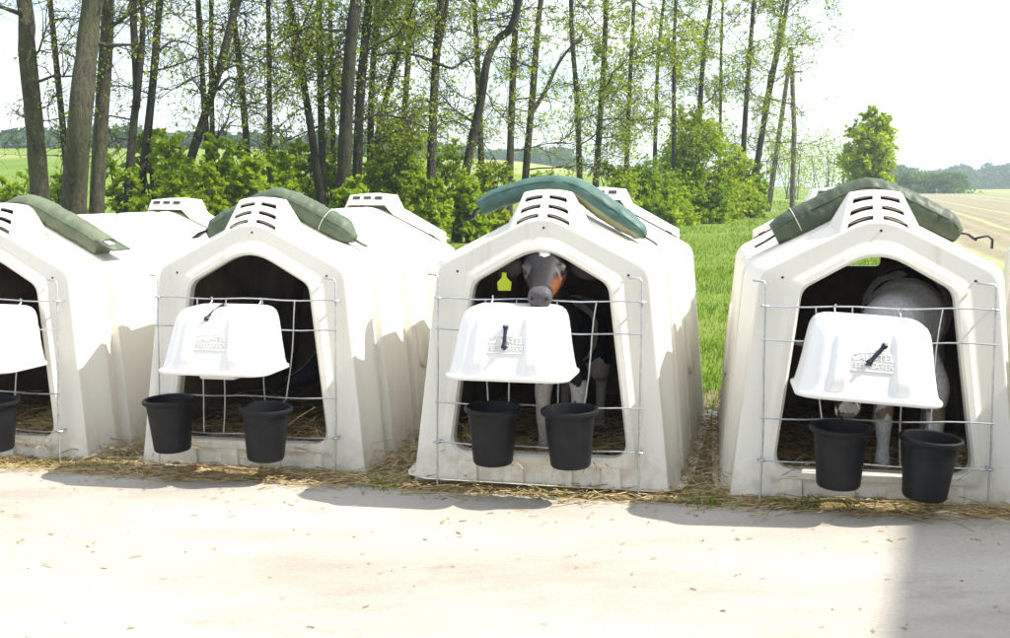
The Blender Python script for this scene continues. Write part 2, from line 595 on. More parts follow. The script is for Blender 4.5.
# ------------------------------------------------------------------ hutches
LEN = 2.1
def fillet_loop(keys, dists, nseg=6, nedge=8):
    n = len(keys)
    out = []
    K = [Vector(k) for k in keys]
    st, en = [], []
    for i in range(n):
        p, a, b = K[i], K[i - 1], K[(i + 1) % n]
        d = dists[i]
        st.append(p + (a - p).normalized() * min(d, (a - p).length * .48))
        en.append(p + (b - p).normalized() * min(d, (b - p).length * .48))
    for i in range(n):
        for s in range(nseg + 1):
            t = s / nseg
            out.append(st[i] * (1 - t) ** 2 + K[i] * 2 * t * (1 - t) + en[i] * t * t)
        nxt = st[(i + 1) % n]
        for s in range(1, nedge + 1):
            out.append(en[i].lerp(nxt, s / (nedge + 1)))
    return out                     # closed, starts at the bottom left corner; last nedge points lie on the bottom edge
NSEG, NEDGE = 6, 8
NOPEN = 5 * (NSEG + 1) + 4 * NEDGE      # points from bottom left over the ridge to bottom right

def outline(wb, we, he, hp, inset=0.0, zb=0.0):
    g = inset
    return fillet_loop([(-wb + g, zb), (-we + g, he - g * .6), (0, hp - g), (we - g, he - g * .6), (wb - g, zb)],
                       [.02, .055, .12, .055, .02], NSEG, NEDGE)
def opening(off=0.0):
    return fillet_loop([(-.418 - off, .160 - off), (-.315 - off, .955 + off * .5), (0, 1.135 + off), (.315 + off, .955 + off * .5), (.418 + off, .160 - off)],
                       [.085, .040, .14, .040, .085], NSEG, NEDGE)
def body_par(y):
    t = ss(.03, .26, y)
    r = ss(1.6, 2.1, y)
    return (lerp(.612, .655, t) - .01 * r, lerp(.500, .565, t) - .012 * r, lerp(1.030, 1.045, t) - .015 * r, lerp(1.280, 1.335, t))
def lean(y, z):
    return y + .045 * z * max(0, 1 - y / .25) if y < .25 else y
def P3(loop, y):
    return [(p[0], lean(y, p[1]), p[1]) for p in loop]
def roof_z(x, y):
    wb, we, he, hp = body_par(y)
    return hp - (hp - he) * min(1.2, abs(x) / we)

def build_hutch():
    shell = MB()
    # front face, from the rounded outer edge in to the opening
    loops = []
    p0 = body_par(.03)
    loops.append(P3(outline(*p0), .055))
    loops.append(P3(outline(*p0), .016))
    loops.append(P3(outline(*p0, inset=.005), .004))
    loops.append(P3(outline(*p0, inset=.016), 0))
    loops.append(P3(opening(.075), 0))
    loops.append(P3(opening(.055), -.006))
    loops.append(P3(opening(.040), -.024))
    loops.append(P3(opening(.012), -.028))
    loops.append(P3(opening(0), -.016))
    loops.append(P3(opening(-.002), .035))
    for A, B in zip(loops, loops[1:]):
        shell.strip(A, B, True, flip=True)
    # ribbed body
    rings = []
    rings.append((.055, 0))
    rings += [(.09, 0), (.15, 0), (.20, 0)]
    for yc in (.27, .79, 1.29, 1.77):
        rings += [(yc - .070, 0), (yc - .050, .003), (yc + .020, .036), (yc + .045, .043), (yc + .062, .043), (yc + .066, .040), (yc + .074, .006), (yc + .082, 0)]
    rings += [(2.0, 0), (2.06, .003), (2.09, .012), (2.1, .03)]
    prev = None
    for y, g in rings:
        par = body_par(y) if y > .056 else p0
        L_ = P3(outline(*par, inset=g), y)[:NOPEN]
        if prev:
            shell.strip(prev, L_, False, flip=True)
        prev = L_
    # rear wall with a vent slot
    hole = fillet_loop([(-.20, .925), (-.20, 1.02), (.05, 1.13), (.29, 1.02), (.29, .925)], [.03] * 5, NSEG, NEDGE)
    outl = P3(outline(*body_par(2.1), inset=.03), 2.1)
    hl = [(p[0], 2.1, p[1]) for p in hole]
    shell.strip(outl, hl, True, flip=True)
    hi = [(p[0], 2.06, p[1]) for p in hole]
    shell.strip(hl, hi, True, flip=True)
    me_shell = shell.mesh('hutch_shell', True, 38, weld=True)

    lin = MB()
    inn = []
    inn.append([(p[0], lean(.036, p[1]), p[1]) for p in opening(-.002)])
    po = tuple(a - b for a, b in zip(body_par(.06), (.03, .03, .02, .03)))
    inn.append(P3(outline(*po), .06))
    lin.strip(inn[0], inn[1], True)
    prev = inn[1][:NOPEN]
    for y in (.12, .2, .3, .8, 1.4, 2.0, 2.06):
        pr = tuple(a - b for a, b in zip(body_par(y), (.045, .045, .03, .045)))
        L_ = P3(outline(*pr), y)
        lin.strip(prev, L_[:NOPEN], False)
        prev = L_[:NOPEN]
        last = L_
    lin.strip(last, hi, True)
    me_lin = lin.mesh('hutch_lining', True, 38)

    # front vent block with six slots
    vb = MB()
    def vpt(s, t):      # s -1..1 across, t 0..1 up the sloping front
        hw = lerp(.168, .112, t)
        z = lerp(1.244, 1.385, t) - lerp(.072, .014, t) * (s * s)
        y = lerp(.057, .185, t)
        return Vector((s * hw, y, z))
    sx_ = [-1, -.80, -.13, .13, .80, 1]
    tz_ = [0, .12, .24, .42, .54, .72, .84, 1]
    for i in range(5):
        for j in range(7):
            if i in (1, 3) and j in (1, 3, 5):
                # recess of the slot, its inner walls and back coloured dark as shade
                c = [vpt(sx_[i], tz_[j]), vpt(sx_[i + 1], tz_[j]), vpt(sx_[i + 1], tz_[j + 1]), vpt(sx_[i], tz_[j + 1])]
                dn = Vector((0, .045, -.022))
                b = [q + dn for q in c]
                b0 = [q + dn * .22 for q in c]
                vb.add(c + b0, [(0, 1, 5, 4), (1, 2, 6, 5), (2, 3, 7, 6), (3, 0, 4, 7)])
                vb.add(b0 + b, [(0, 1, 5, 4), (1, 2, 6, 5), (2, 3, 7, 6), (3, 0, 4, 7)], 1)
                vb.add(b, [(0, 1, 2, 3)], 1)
                continue
            k = 5
            for q in range(k):
                a0 = lerp(sx_[i], sx_[i + 1], q / k); a1 = lerp(sx_[i], sx_[i + 1], (q + 1) / k)
                vb.add([vpt(a0, tz_[j]), vpt(a1, tz_[j]), vpt(a1, tz_[j + 1]), vpt(a0, tz_[j + 1])], [(0, 1, 2, 3)])
    # sides and top, running back to the ridge
    def ring(y, hw_t, hw_b, zt):
        pts = []
        for s in (-1, -.97, -.9, -.5, 0, .5, .9, .97, 1):
            if abs(s) == 1:
                x = s * hw_b; z = roof_z(x, max(y, .06)) - .02
            else:
                x = s / .97 * hw_t; z = zt - (.010 if abs(s) == .97 else .0) - .014 * (s * s)
            pts.append((x, y, z))
        return pts
    R0 = [vpt(-1, 0)] + [vpt(s / .97 if abs(s) == .97 else s, 1) for s in (-.97, -.9, -.5, 0, .5, .9, .97)] + [vpt(1, 0)]
    rr = [R0, ring(.215, .117, .205, 1.388), ring(.27, .116, .20, 1.384), ring(.33, .105, .18, 1.362), ring(.37, .08, .15, 1.325)]
    for A, B in zip(rr, rr[1:]):
        vb.strip(A, B, False)
    me_vb = vb.mesh('vent_block', True, 32)

    # rear cap: raised flap over the back of the roof, slightly open
    rc = MB()
    xs_ = [-.46, -.40, -.17, -.125, -.06, 0, .06, .125, .17, .40, .46]
    def capz(x):
        base = roof_z(x, 2.0) + .030
        lift = .055 if abs(x) <= .126 else (.0)
        return base + lift if abs(x) <= .126 else base
    topf = [(x, 1.90 + (.06 if abs(x) > .3 else 0), (1.395 - .1 * abs(x)) if abs(x) < .13 else roof_z(x, 2.0) + .045) for x in xs_]
    topb = [(x, 2.135, (1.395 - .1 * abs(x)) if abs(x) < .13 else roof_z(x, 2.0) + .050) for x in xs_]
    lowf = [(p[0], p[1] - (.045 if abs(p[0]) < .13 else .004), (1.318 if abs(p[0]) < .13 else p[2] - .034)) for p in topf]
    lowb = [(p[0], p[1] + .004, p[2] - .10) for p in topb]
    rc.strip(lowf, topf, False); rc.strip(topf, topb, False); rc.strip(topb, lowb, False)
    rc.strip([(p[0], p[1], p[2]) for p in lowf], [(p[0], p[1] + .26, p[2] - .004) for p in lowf], False, flip=True)
    for sgn in (-1, 1):
        a = [p for p in topf if p[0] == sgn * .46][0]; b = [p for p in topb if p[0] == sgn * .46][0]
        rc.add([a, b, (b[0], b[1], b[2] - .10), (a[0], a[1], a[2] - .03)], [(0, 1, 2, 3)])
    me_rc = rc.mesh('rear_cap', True, 30)
    gaps = []  # solid dark boxes painted in as the shade of slots and flap gap
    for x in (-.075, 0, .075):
        dk = MB(); dk.box((x, 1.894, 1.358), (.048, .036, .018), Matrix.Rotation(-.55, 3, 'X')); gaps.append(dk.mesh('vent_gap_shade', False))
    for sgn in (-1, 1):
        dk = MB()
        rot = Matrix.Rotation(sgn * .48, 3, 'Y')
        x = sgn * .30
        dk.box((x, 1.99, roof_z(x, 2.0) + .004), (.29, .07, .016), rot); gaps.append(dk.mesh('vent_gap_shade', False))

    # boss on the side walls
    def boss(sgn):
        b = MB()
        cyy, cz = 1.08, .60
        loopy = fillet_loop([(-.15, -.20), (-.15, .20), (.15, .20), (.15, -.20)], [.10] * 4, 6, 4)
        def wall(y, z):
            wb, we, he, hp = body_par(y)
            return lerp(wb, we, z / he)
        A = [(sgn * (wall(cyy + p[0], cz + p[1]) - .03), cyy + p[0], cz + p[1]) for p in loopy]
        B = [(sgn * (wall(cyy + p[0], cz + p[1]) + .010), cyy + p[0] * .96, cz + p[1] * .97) for p in loopy]
        C = [(sgn * (wall(cyy + p[0], cz + p[1]) + .018), cyy + p[0] * .86, cz + p[1] * .9) for p in loopy]
        b.strip(A, B, True, flip=sgn > 0); b.strip(B, C, True, flip=sgn > 0)
        b.add(C, [tuple(range(len(C)))])
        return b.mesh('side_boss', True, 50)
    bosses = [boss(-1), boss(1)]

    # base flange
    fl = MB()
    path = [(-.635, 2.0), (-.64, .9), (-.638, .30), (-.622, .10), (-.60, .03), (-.54, -.008), (0, -.012), (.54, -.008), (.61, .03), (.640, .10), (.652, .30), (.655, .9), (.65, 2.0)]
    def offs(o, z):
        out = []
        for i, p in enumerate(path):
            a = Vector(path[max(i - 1, 0)]); b = Vector(path[min(i + 1, len(path) - 1)])
            n = Vector((-(b - a).y, (b - a).x)).normalized()
            out.append((p[0] - n.x * -o, p[1] - n.y * -o, z))
        return out
    rows_ = [offs(.012, -.02), offs(.014, .012), offs(.008, .020), offs(-.045, .026)]
    for A, B in zip(rows_, rows_[1:]):
        fl.strip(A, B, False, flip=False)
    me_fl = fl.mesh('base_flange', True, 40, weld=True)

    # moulded pads below the sill
    pad = MB()
    a = [(-.055, .004, 0), (.055, .004, 0), (.048, .004, .135), (-.048, .004, .135)]
    b = [(-.046, -.014, 0), (.046, -.014, 0), (.040, -.012, .118), (-.040, -.012, .118)]
    pad.strip(a, b, True); pad.add(b, [(0, 1, 2, 3)])
    me_pad = pad.mesh('pad', True, 30)

    # eye bolts that carry the gate rods
    eb = MB()
    ringp = [(.017 * math.cos(w), 0, .017 * math.sin(w)) for w in [2 * math.pi * k / 14 for k in range(15)]]
    eb.tube([(p[0], p[2], p[1]) for p in ringp], .0045, 6, False)
    eb.tube([(0, .015, 0), (0, .075, 0)], .0045, 6)
    me_eb = eb.mesh('eye_bolt', True, 50)
    me_bolt = MB()
    me_bolt.lathe([(0, -.003), (.006, -.003), (.007, 0), (.007, .004)], 10)
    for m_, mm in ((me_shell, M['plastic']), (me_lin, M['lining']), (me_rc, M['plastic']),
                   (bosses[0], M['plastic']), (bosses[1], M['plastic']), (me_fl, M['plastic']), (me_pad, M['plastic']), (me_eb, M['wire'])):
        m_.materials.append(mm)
    me_vb.materials.append(M['plastic']); me_vb.materials.append(M['dark'])

    root = empty('calf_hutch', (0, 0, 0))
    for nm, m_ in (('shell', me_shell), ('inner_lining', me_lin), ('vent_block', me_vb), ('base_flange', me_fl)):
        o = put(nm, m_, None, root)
        if nm in ('shell', 'vent_block'):
            wn = o.modifiers.new('weighted', 'WEIGHTED_NORMAL'); wn.keep_sharp = True; wn.weight = 60
    cap = put('rear_vent_cap', me_rc, None, root)
    for g_ in gaps:
        g_.materials.append(M['dark']); put('vent_gap_shade', g_, None, cap)
    for b in bosses:
        put('side_boss', b, None, root)
    for x in (-.34, -.115, .115, .34):
        put('pad', me_pad, None, root).location = (x, 0, .02)
    for x in (-.475, .475):
        for z in (.885, .205):
            put('eye_bolt', me_eb, None, root).location = (x, -.058 + .045 * z, z)
    sc_ = MB(); sc_.lathe([(0, .004), (.0035, .0035), (.0062, 0), (.0062, -.006)], 10)
    me_sc = sc_.mesh('screw', True, 40); me_sc.materials.append(M['dark'])
    for x, z in ((0.01, 1.212), (-.40, 1.005), (.405, 1.0)):
        o = put('screw', me_sc, None, root); o.location = (x, .045 * z - .001, z); o.rotation_euler = (math.pi / 2, 0, 0)
    return root

def copy_tree(o, parent=None):
    c = o.copy(); col.objects.link(c)
    c.parent = parent
    for ch in list(o.children):
        copy_tree(ch, c)
    return c

HUT = [  # x, y, z, yaw
    (-2.7764, 6.1794, -.047, .2167 + .0381),
    (-1.2893, 5.8238, -.0115, .2167 - .0061),
    (0.1561, 5.3509, .029, .2167 + .0121),
    (1.6044, 5.0091, .029, .2167 - .0442),
    (3.06, 4.68, .055, .195),
]
HLAB = ['ivory plastic calf hutch cut off by the left edge, sage green bag over its ridge',
        'ivory plastic calf hutch with a black calf lying in its dark inside',
        'ivory plastic calf hutch whose black calf looks out over the feeder',
        'ivory plastic calf hutch with a white calf standing head down inside',
        'ivory plastic calf hutch at the right edge, only its roof corner showing']
proto = build_hutch()
hutches = []
for i, (x, y, z, a) in enumerate(HUT):
    h = proto if i == 0 else copy_tree(proto)
    h.location = (x, y, z); h.rotation_euler = (0, 0, -a)
    tag(h, HLAB[i], 'calf hutch', 'calf hutches standing in a row')
    hutches.append(h)

def hl(i, x, y, z):
    """hutch-local to world"""
    X, Y, Z, a = HUT[i]
    c, s = math.cos(a), math.sin(a)
    return Vector((X + x * c + y * s, Y - x * s + y * c, Z + z))
def place(o, i, x, y, z, rz=0, rx=0, ry=0):
    o.location = hl(i, x, y, z)
    o.rotation_euler = (rx, ry, -HUT[i][3] + rz)
    return o

# ------------------------------------------------------------------ wire gates
GY = -.062
def gy(z):
    return GY + .045 * z
def build_gate(i, jit):
    r = random.Random(40 + i)
    root = empty('wire_gate', (0, 0, 0))
    place(root, i, 0, 0, 0)
    rods = []
    for sgn in (-1, 1):
        mb = MB()
        x = sgn * .475
        bend = -.062 if sgn > 0 else -.05
        pts = [(x + sgn * .012 * 0 + jit * .01, gy(0) - .002, -.015), (x - jit * .006, gy(.3), .3), (x, gy(.6), .6), (x, gy(.975), .975), (x + bend * .12, gy(.99), .990), (x + bend, gy(.99) + .01, .994), (x + bend * 1.02, .035, .992)]
        mb.tube(pts, .0048, 8)
        put('rod', mb.mesh('rod', True, 50), M['wire'], root)
    for z, dz in ((.885, .0), (.738, .0), (.398, .004), (.205, -.003)):
        mb = MB()
        pts = [(-.485 + .97 * k / 10, gy(z) - .006, z + dz * (k - 5) / 5 + .004 * math.sin(k * 1.3 + i)) for k in range(11)]
        mb.tube(pts, .0038, 6)
        put('wire', mb.mesh('wire', True, 50), M['wire'], root)
    for xt, xb in ((-.255, -.215), (-.10, -.135), (.085, .105), (.265, .205)):
        xt += r.uniform(-.012, .012); xb += r.uniform(-.015, .015)
        mb = MB()
        pts = [(lerp(xb, xt, k / 8) + .006 * math.sin(k * .9 + i + xt * 9), gy(lerp(.205, .885, k / 8)) + .002, lerp(.205, .885, k / 8)) for k in range(9)]
        mb.tube(pts, .0036, 6)
        put('wire', mb.mesh('wire', True, 50), M['wire'], root)
    return root
GLAB = ['galvanised wire gate across the leftmost hutch opening, one black bucket on it',
        'galvanised wire gate before the dark hutch second from the left',
        'galvanised wire gate below the head of the black calf looking out',
        'galvanised wire gate in front of the white calf at the right']
for i in range(4):
    tag(build_gate(i, (.5, -.3, .2, -.5)[i]), GLAB[i], 'gate', 'wire gates on the hutch fronts')

# ------------------------------------------------------------------ feeders (white hoods)
def build_hood_mesh():
    secs = [(-.004, .279, .330), (.002, .281, .332), (.012, .281, .332), (.016, .278, .329), (.020, .268, .319), (.030, .265, .315), (.06, .258, .307), (.10, .251, .296), (.14, .2445, .282), (.18, .240, .268),
            (.235, .232, .248), (.262, .226, .236), (.282, .216, .220), (.297, .198, .196), (.305, .170, .164), (.308, .11, .10)]
    mb = MB()
    prev = None
    for k, (z, hw, d) in enumerate(secs):
        r = min(.085, d * .5, hw * .5)
        pts = []
        for s in range(5):
            pts.append((-hw, -(d - r) * s / 5, z))
        for s in range(9):
            w = s / 8 * math.pi / 2
            pts.append((-hw + r - r * math.cos(w), -(d - r) - r * math.sin(w), z))
        nf = 44
        for s in range(1, nf):
            x = lerp(-hw + r, hw - r, s / nf)
            rib = 0
            xr = x / hw
            for c in (-.47, .47):
                rib = max(rib, ss(.16, .09, abs(xr - c)))
            amp = .011 * ss(.028, .05, z) * (1 - ss(.25, .30, z))
            pts.append((x, -d - rib * amp, z))
        for s in range(9):
            w = math.pi / 2 * (1 - s / 8)
            pts.append((hw - r + r * math.cos(w), -(d - r) - r * math.sin(w), z))
        for s in range(4, -1, -1):
            pts.append((hw, -(d - r) * s / 5, z))
        if prev:
            mb.strip(prev, pts, False)
        prev = pts
    mb.add(prev, [tuple(range(len(prev)))])
    me = mb.mesh('hood', True, 40)
    me.materials.append(M['hood'])
    return me
hood_me = build_hood_mesh()
def text_mesh(body, size, ext):
    cu = bpy.data.curves.new('txt', 'FONT')
    cu.body = body; cu.size = size; cu.align_x = 'CENTER'; cu.align_y = 'CENTER'; cu.extrude = ext
    cu.offset = size * .012
    o = bpy.data.objects.new('txt', cu); col.objects.link(o)
    dg = bpy.context.evaluated_depsgraph_get()
    me = bpy.data.meshes.new_from_object(o.evaluated_get(dg))
    bpy.data.objects.remove(o); bpy.data.curves.remove(cu)
    me.materials.clear(); me.materials.append(M['hood'])
    return me
txt1 = text_mesh('CALF-TEL', .038, .0045)
txt2 = text_mesh('FEED SAVER', .030, .0045)
def label_plate():
    mb = MB()
    w, h, th = .083, .036, .0042
    for c, s in (((0, -h, 0), (2 * w, .004, th * 2)), ((-w, -.004, 0), (.004, 2 * h - .012, th * 2)), ((w, -.004, 0), (.004, 2 * h - .012, th * 2)), ((0, -.004, 0), (2 * w - .004, .003, th * 2))):
        mb.box(c, s)
    pts = [(lerp(-w, w, k / 12), h - .006 + .009 * (1 - (2 * k / 12 - 1) ** 2), 0) for k in range(13)]
    mb.tube(pts, .003, 6)
    me = mb.mesh('label_border', False)
    me.materials.append(M['hood'])
    return me
plate_me = label_plate()
def hood_front(z):
    return -lerp(.296, .268, (z - .10) / .08)
def build_feeder(i, x, z, roll, strap, trough):
    root = empty('calf_feeder', (0, 0, 0))
    place(root, i, x, GY + .045 * .75 - .012, z, 0, 0, roll)
    if i == 3:
        root.scale = (1.045, 1.03, 1.045)
    h = put('hood', hood_me, None, root)
    if not h.modifiers:
        md = h.modifiers.new('thick', 'SOLIDIFY'); md.thickness = .006; md.offset = -1
    tilt = math.atan2(.08, .028)
    for me_, zz, nm in ((txt1, .166, 'lettering'), (txt2, .136, 'lettering'), (plate_me, .150, 'label_border')):
        o = put(nm, me_, None, h)
        o.location = (0, hood_front(zz) - .001, zz)
        o.rotation_euler = (tilt, 0, 0)
    # small hooks over the top wire
    for sx in (-.13, .13):
        mb = MB()
        mb.tube([(sx, -.03, .300), (sx, .004, .314), (sx, .014, .326), (sx, .012, .336), (sx + .003, .0, .338)], .004, 6)
        put('hook', mb.mesh('hook', True, 60), M['wire'], root)
    if strap:
        (x0, z0), (x1, z1) = strap
        def sp(xx, zz):
            # depth of hood front at zz
            tab = [(-.004, .338), (.034, .314), (.10, .296), (.18, .268), (.235, .245), (.262, .226), (.282, .203), (.296, .175), (.304, .14), (.312, .09), (.33, .05)]
            for (a, b), (c, d) in zip(tab, tab[1:]):
                if zz <= c:
                    return -lerp(b, d, (zz - a) / (c - a))
            return -.05
        mb = MB()
        n = 10
        L_, R_ = [], []
        for k in range(n + 1):
            t = k / n
            xx, zz = lerp(x0, x1, t), lerp(z0, z1, t)
            wd = .0075 if .12 < t < .88 else .012
            dirv = Vector((x1 - x0, z1 - z0)).normalized(); nn = Vector((-dirv.y, dirv.x))
            yy = sp(xx, zz) - .014
            L_.append((xx + nn.x * wd, yy, zz + nn.y * wd)); R_.append((xx - nn.x * wd, yy, zz - nn.y * wd))
        mb.strip(L_, R_, False)
        o = put('rubber_strap', mb.mesh('rubber_strap', True, 50), M['strap'], root)
        md = o.modifiers.new('thick', 'SOLIDIFY'); md.thickness = .007; md.offset = 0
        for (xx, zz) in ((x0, z0), (x1, z1)):
            mb = MB()
            mb.lathe([(0, .010), (.0055, .010), (.0065, .007), (.0065, -.016)], 12)
            b = put('button', mb.mesh('button', True, 40), M['ringmetal'] if zz == max(z0, z1) else M['strap'], o)
            b.location = (xx, sp(xx, zz) - .014, zz); b.rotation_euler = (math.pi / 2 - .3, 0, 0)
    if trough:
        mb = MB()
        A = fillet_loop([(-.105, -.24), (-.105, 0), (.105, 0), (.105, -.24)], [.03] * 4, 4, 2)
        mb.strip([(p[0] * .9, p[1] * .9 - .015, -.035) for p in A], [(p[0], p[1], .03) for p in A], True)
        mb.add([(p[0] * .9, p[1] * .9 - .015, -.035) for p in A], [tuple(range(len(A)))])
        put('trough', mb.mesh('trough', True, 50), M['hood'], root)
    return root
FLAB = ['white feeder hood at the left edge of the picture, mostly cut off',
        'white feeder hood with a rubber strap over its top, hung second from left',
        'white feeder hood on which the black calf rests its chin',
        'tilted white feeder hood with a slanting navy strap across its lettering']
FE = [(0, .135, .555, 0, None, False),
      (1, -.045, .553, 0, ((-.005, .312), (-.04, .255)), True),
      (2, -.082, .563, 0, ((-.005, .235), (-.005, .138)), False),
      (3, -.068, .536, math.radians(3.6), ((.045, .222), (-.018, .145)), False)]
for k, a in enumerate(FE):
    tag(build_feeder(*a), FLAB[k], 'feeder', 'white feeder hoods')

# ------------------------------------------------------------------ buckets
def bucket_mesh():
    mb = MB()
    prof = [(0, .0), (.072, .0), (.084, .004), (.090, .014), (.098, .10), (.108, .20), (.112, .236), (.114, .238), (.122, .240), (.128, .244), (.130, .252), (.128, .261), (.120, .265), (.113, .262),
            (.110, .250), (.105, .20), (.094, .09), (.084, .016), (.0, .012)]
    mb.lathe(prof, 44)
    me = mb.mesh('bucket_body', True, 45, weld=True)
    me.materials.append(M['bucket'])
    hk = MB()
    hk.tube([(.0, .112, .21), (0, .135, .24), (0, .155, .262), (0, .170, .258), (0, .172, .245)], .005, 6)
    mh = hk.mesh('hook', True, 50); mh.materials.append(M['strap'])
    hd = MB()
    hd.tube([(.127 * math.cos(w), -.125 * abs(math.sin(w)) * .9 - .0, .236 - .012 * math.sin(w)) for w in [math.pi * k / 16 for k in range(17)]], .003, 5)
    return me, mh
bk_me, bk_hook = bucket_mesh()
BU = [(0, .215, .39, .02, 'black rubber bucket at the left edge, beside straw spilling from the leftmost hutch'),
      (1, -.315, .405, -.03, 'black bucket on the left rod of the hutch second from left'),
      (1, .175, .385, .05, 'scuffed black bucket in front of the dark hutch where the black calf lies'),
      (2, -.165, .42, .0, 'black bucket left of the white forelegs under the black calf'),
      (2, .190, .425, -.02, 'black bucket right of the white forelegs under the black calf'),
      (3, -.165, .405, .02, 'black bucket below the spotted muzzle of the white calf'),
      (3, .183, .372, .07, 'tilted black bucket lowest and rightmost, beside the white calf foreleg')]
for k, (i, x, zr, roll, lab) in enumerate(BU):
    b = empty('bucket', (0, 0, 0))
    place(b, i, x, GY - .155, zr - .262, R.uniform(-.2, .2), .03, roll)
    put('bucket_body', bk_me, None, b)
    put('hook', bk_hook, None, b)
    tag(b, lab, 'bucket', 'black buckets hung on the gates')

# ------------------------------------------------------------------ weight bags draped over the ridges
def bag(i, y0, pts, ry, rz, m_, seed, tails, label, m2=None, cut=None, string=None):
    """pts: local (x, z centre, radius scale)"""
    root = empty('weight_bag', (0, 0, 0))
    place(root, i, 0, y0, 0)
    # smooth spline through points
    P = [Vector((p[0], 0, p[1], )) for p in pts]
    S = [p[2] for p in pts]
    path, sc = [], []
    n = len(P)
    for k in range(n - 1):
        p0, p1, p2, p3 = P[max(k - 1, 0)], P[k], P[k + 1], P[min(k + 2, n - 1)]
        for s in range(8):
            t = s / 8
            q = .5 * ((2 * p1) + (p2 - p0) * t + (2 * p0 - 5 * p1 + 4 * p2 - p3) * t * t + (3 * p1 - p0 - 3 * p2 + p3) * t ** 3)
            path.append(q); sc.append(lerp(S[k], S[k + 1], ss(0, 1, t)))
    path.append(P[-1]); sc.append(S[-1])
    mb = MB()
    N = 28
    prev = None
    for k, q in enumerate(path):
        t = (path[min(k + 1, len(path) - 1)] - path[max(k - 1, 0)]).normalized()
        nrm = Vector((-t.z, 0, t.x))
        loop = []
        for j in range(N):
            w = 2 * math.pi * j / N
            c, s = math.cos(w), math.sin(w)
            e = .85
            cx = math.copysign(abs(c) ** e, c); sz = math.copysign(abs(s) ** e, s)
            crease = -.055 * math.exp(-((k * .13 + seed * .37 + .5 * c) % 1.0 - .5) ** 2 / .006) * (.4 + .6 * abs(s))
            wr = 1 + crease + .09 * noise.noise(Vector((k * .28, c * 1.6 + seed, s * 1.6))) + .045 * noise.noise(Vector((k * .9, c * 4 + seed, s * 4)))
            loop.append(q + Vector((0, cx * ry * sc[k] * wr, 0)) + nrm * sz * rz * sc[k] * wr)
        if prev:
            mb.strip(prev, loop, True, flip=True)
        else:
            mb.add(loop, [tuple(range(N))])
        prev = loop
    mb.add(prev, [tuple(range(N))[::-1]])
    me = mb.mesh('bag_body', True, 60)
    me.materials.append(m_)
    if m2:
        me.materials.append(m2)
        for p in me.polygons:
            qk = min(range(len(path)), key=lambda k_: (path[k_].x - p.center.x) ** 2 + (path[k_].z - p.center.z) ** 2 * .3)
            tt = (path[min(qk + 1, len(path) - 1)] - path[max(qk - 1, 0)]).normalized()
            if (p.center - path[qk]).dot(Vector((-tt.z, 0, tt.x))) < -.25 * rz and p.center.x > -.05:
                p.material_index = 1
    put('bag_body', me, None, root)
    for ang in (2.75, 5.6):
        sm_ = MB(); pp = []
        for k in range(3, len(path) - 3):
            t = (path[k + 1] - path[k - 1]).normalized(); nrm = Vector((-t.z, 0, t.x))
            cx = math.copysign(abs(math.cos(ang)) ** .85, math.cos(ang)); sz = math.copysign(abs(math.sin(ang)) ** .85, math.sin(ang))
            pp.append(path[k] + Vector((0, cx * ry * sc[k], 0)) + nrm * sz * rz * sc[k])
        sm_.tube(pp, .0035, 6)
        put('seam', sm_.mesh('seam', True, 60), m_, root)
    if string is not None:
        k = string; q = path[k]
        t = (path[k + 1] - path[k - 1]).normalized(); nrm = Vector((-t.z, 0, t.x))
        sb = MB()
        sb.tube([q + Vector((0, math.cos(w) * ry * sc[k] * 1.05, 0)) + nrm * math.sin(w) * rz * sc[k] * 1.05 for w in [2 * math.pi * j / 24 for j in range(25)]], .0022, 5, False)
        put('string', sb.mesh('string', True, 50), M['string'], root)
    for nm, tp, wd, mm in tails:
        tb = MB()
        tp = [Vector(v) for v in tp]
        for sgn in (0,):
            L_ = [v + Vector((0, -wd, 0)) for v in tp]; R_ = [v + Vector((0, wd, 0)) for v in tp]
            tb.strip(L_, R_, False)
        o = put(nm, tb.mesh(nm, True, 50), mm, root)
        md = o.modifiers.new('thick', 'SOLIDIFY'); md.thickness = .008; md.offset = 0
    return tag(root, label, 'bag', 'green weight bags on the hutch ridges')

def drape(xl, xr, y0, r, n=13, top=1.365, endl=.4, endr=.4):
    out = []
    for k in range(n):
        x = lerp(xl, xr, k / (n - 1))
        rz_ = roof_z(x, y0 + .05) + r * .82
        z = min(rz_, top + .0) if abs(x) < .12 else rz_
        z = -math.log(math.exp(-rz_ * 40) + math.exp(-(top + r * .25) * 40)) / 40
        s = 1.0
        out.append((x, z, s))
    out[0] = (out[0][0], out[0][1] - .0, endl); out[-1] = (out[-1][0], out[-1][1] - .008, endr)
    return out
d1 = drape(-.50, .47, .43, .064, endl=.5, endr=.98)
bag(0, .43, d1, .084, .066, M['bag1'], 1,
    [('end_flap', [(.465, 0, 1.185), (.52, 0, 1.155), (.575, 0, 1.128)], .085, M['bag2']),
     ('end_plate', [(.50, -.03, 1.176), (.535, -.03, 1.158)], .026, M['hood'])],
    'sage green weight bag with an open flap end, on the leftmost hutch')
d2 = drape(-.40, .42, .43, .066, endl=.5, endr=.35)
bag(1, .43, d2, .086, .070, M['bag2'], 5,
    [('loop_handle', [(.415, 0, 1.165), (.45, .01, 1.142), (.485, .0, 1.128)], .016, M['bag4']),
     ('strap_end', [(-.39, -.02, 1.21), (-.44, -.03, 1.19), (-.475, -.03, 1.165)], .035, M['black'])],
    'plain grey green weight bag with a tied right end and small loop', string=78)
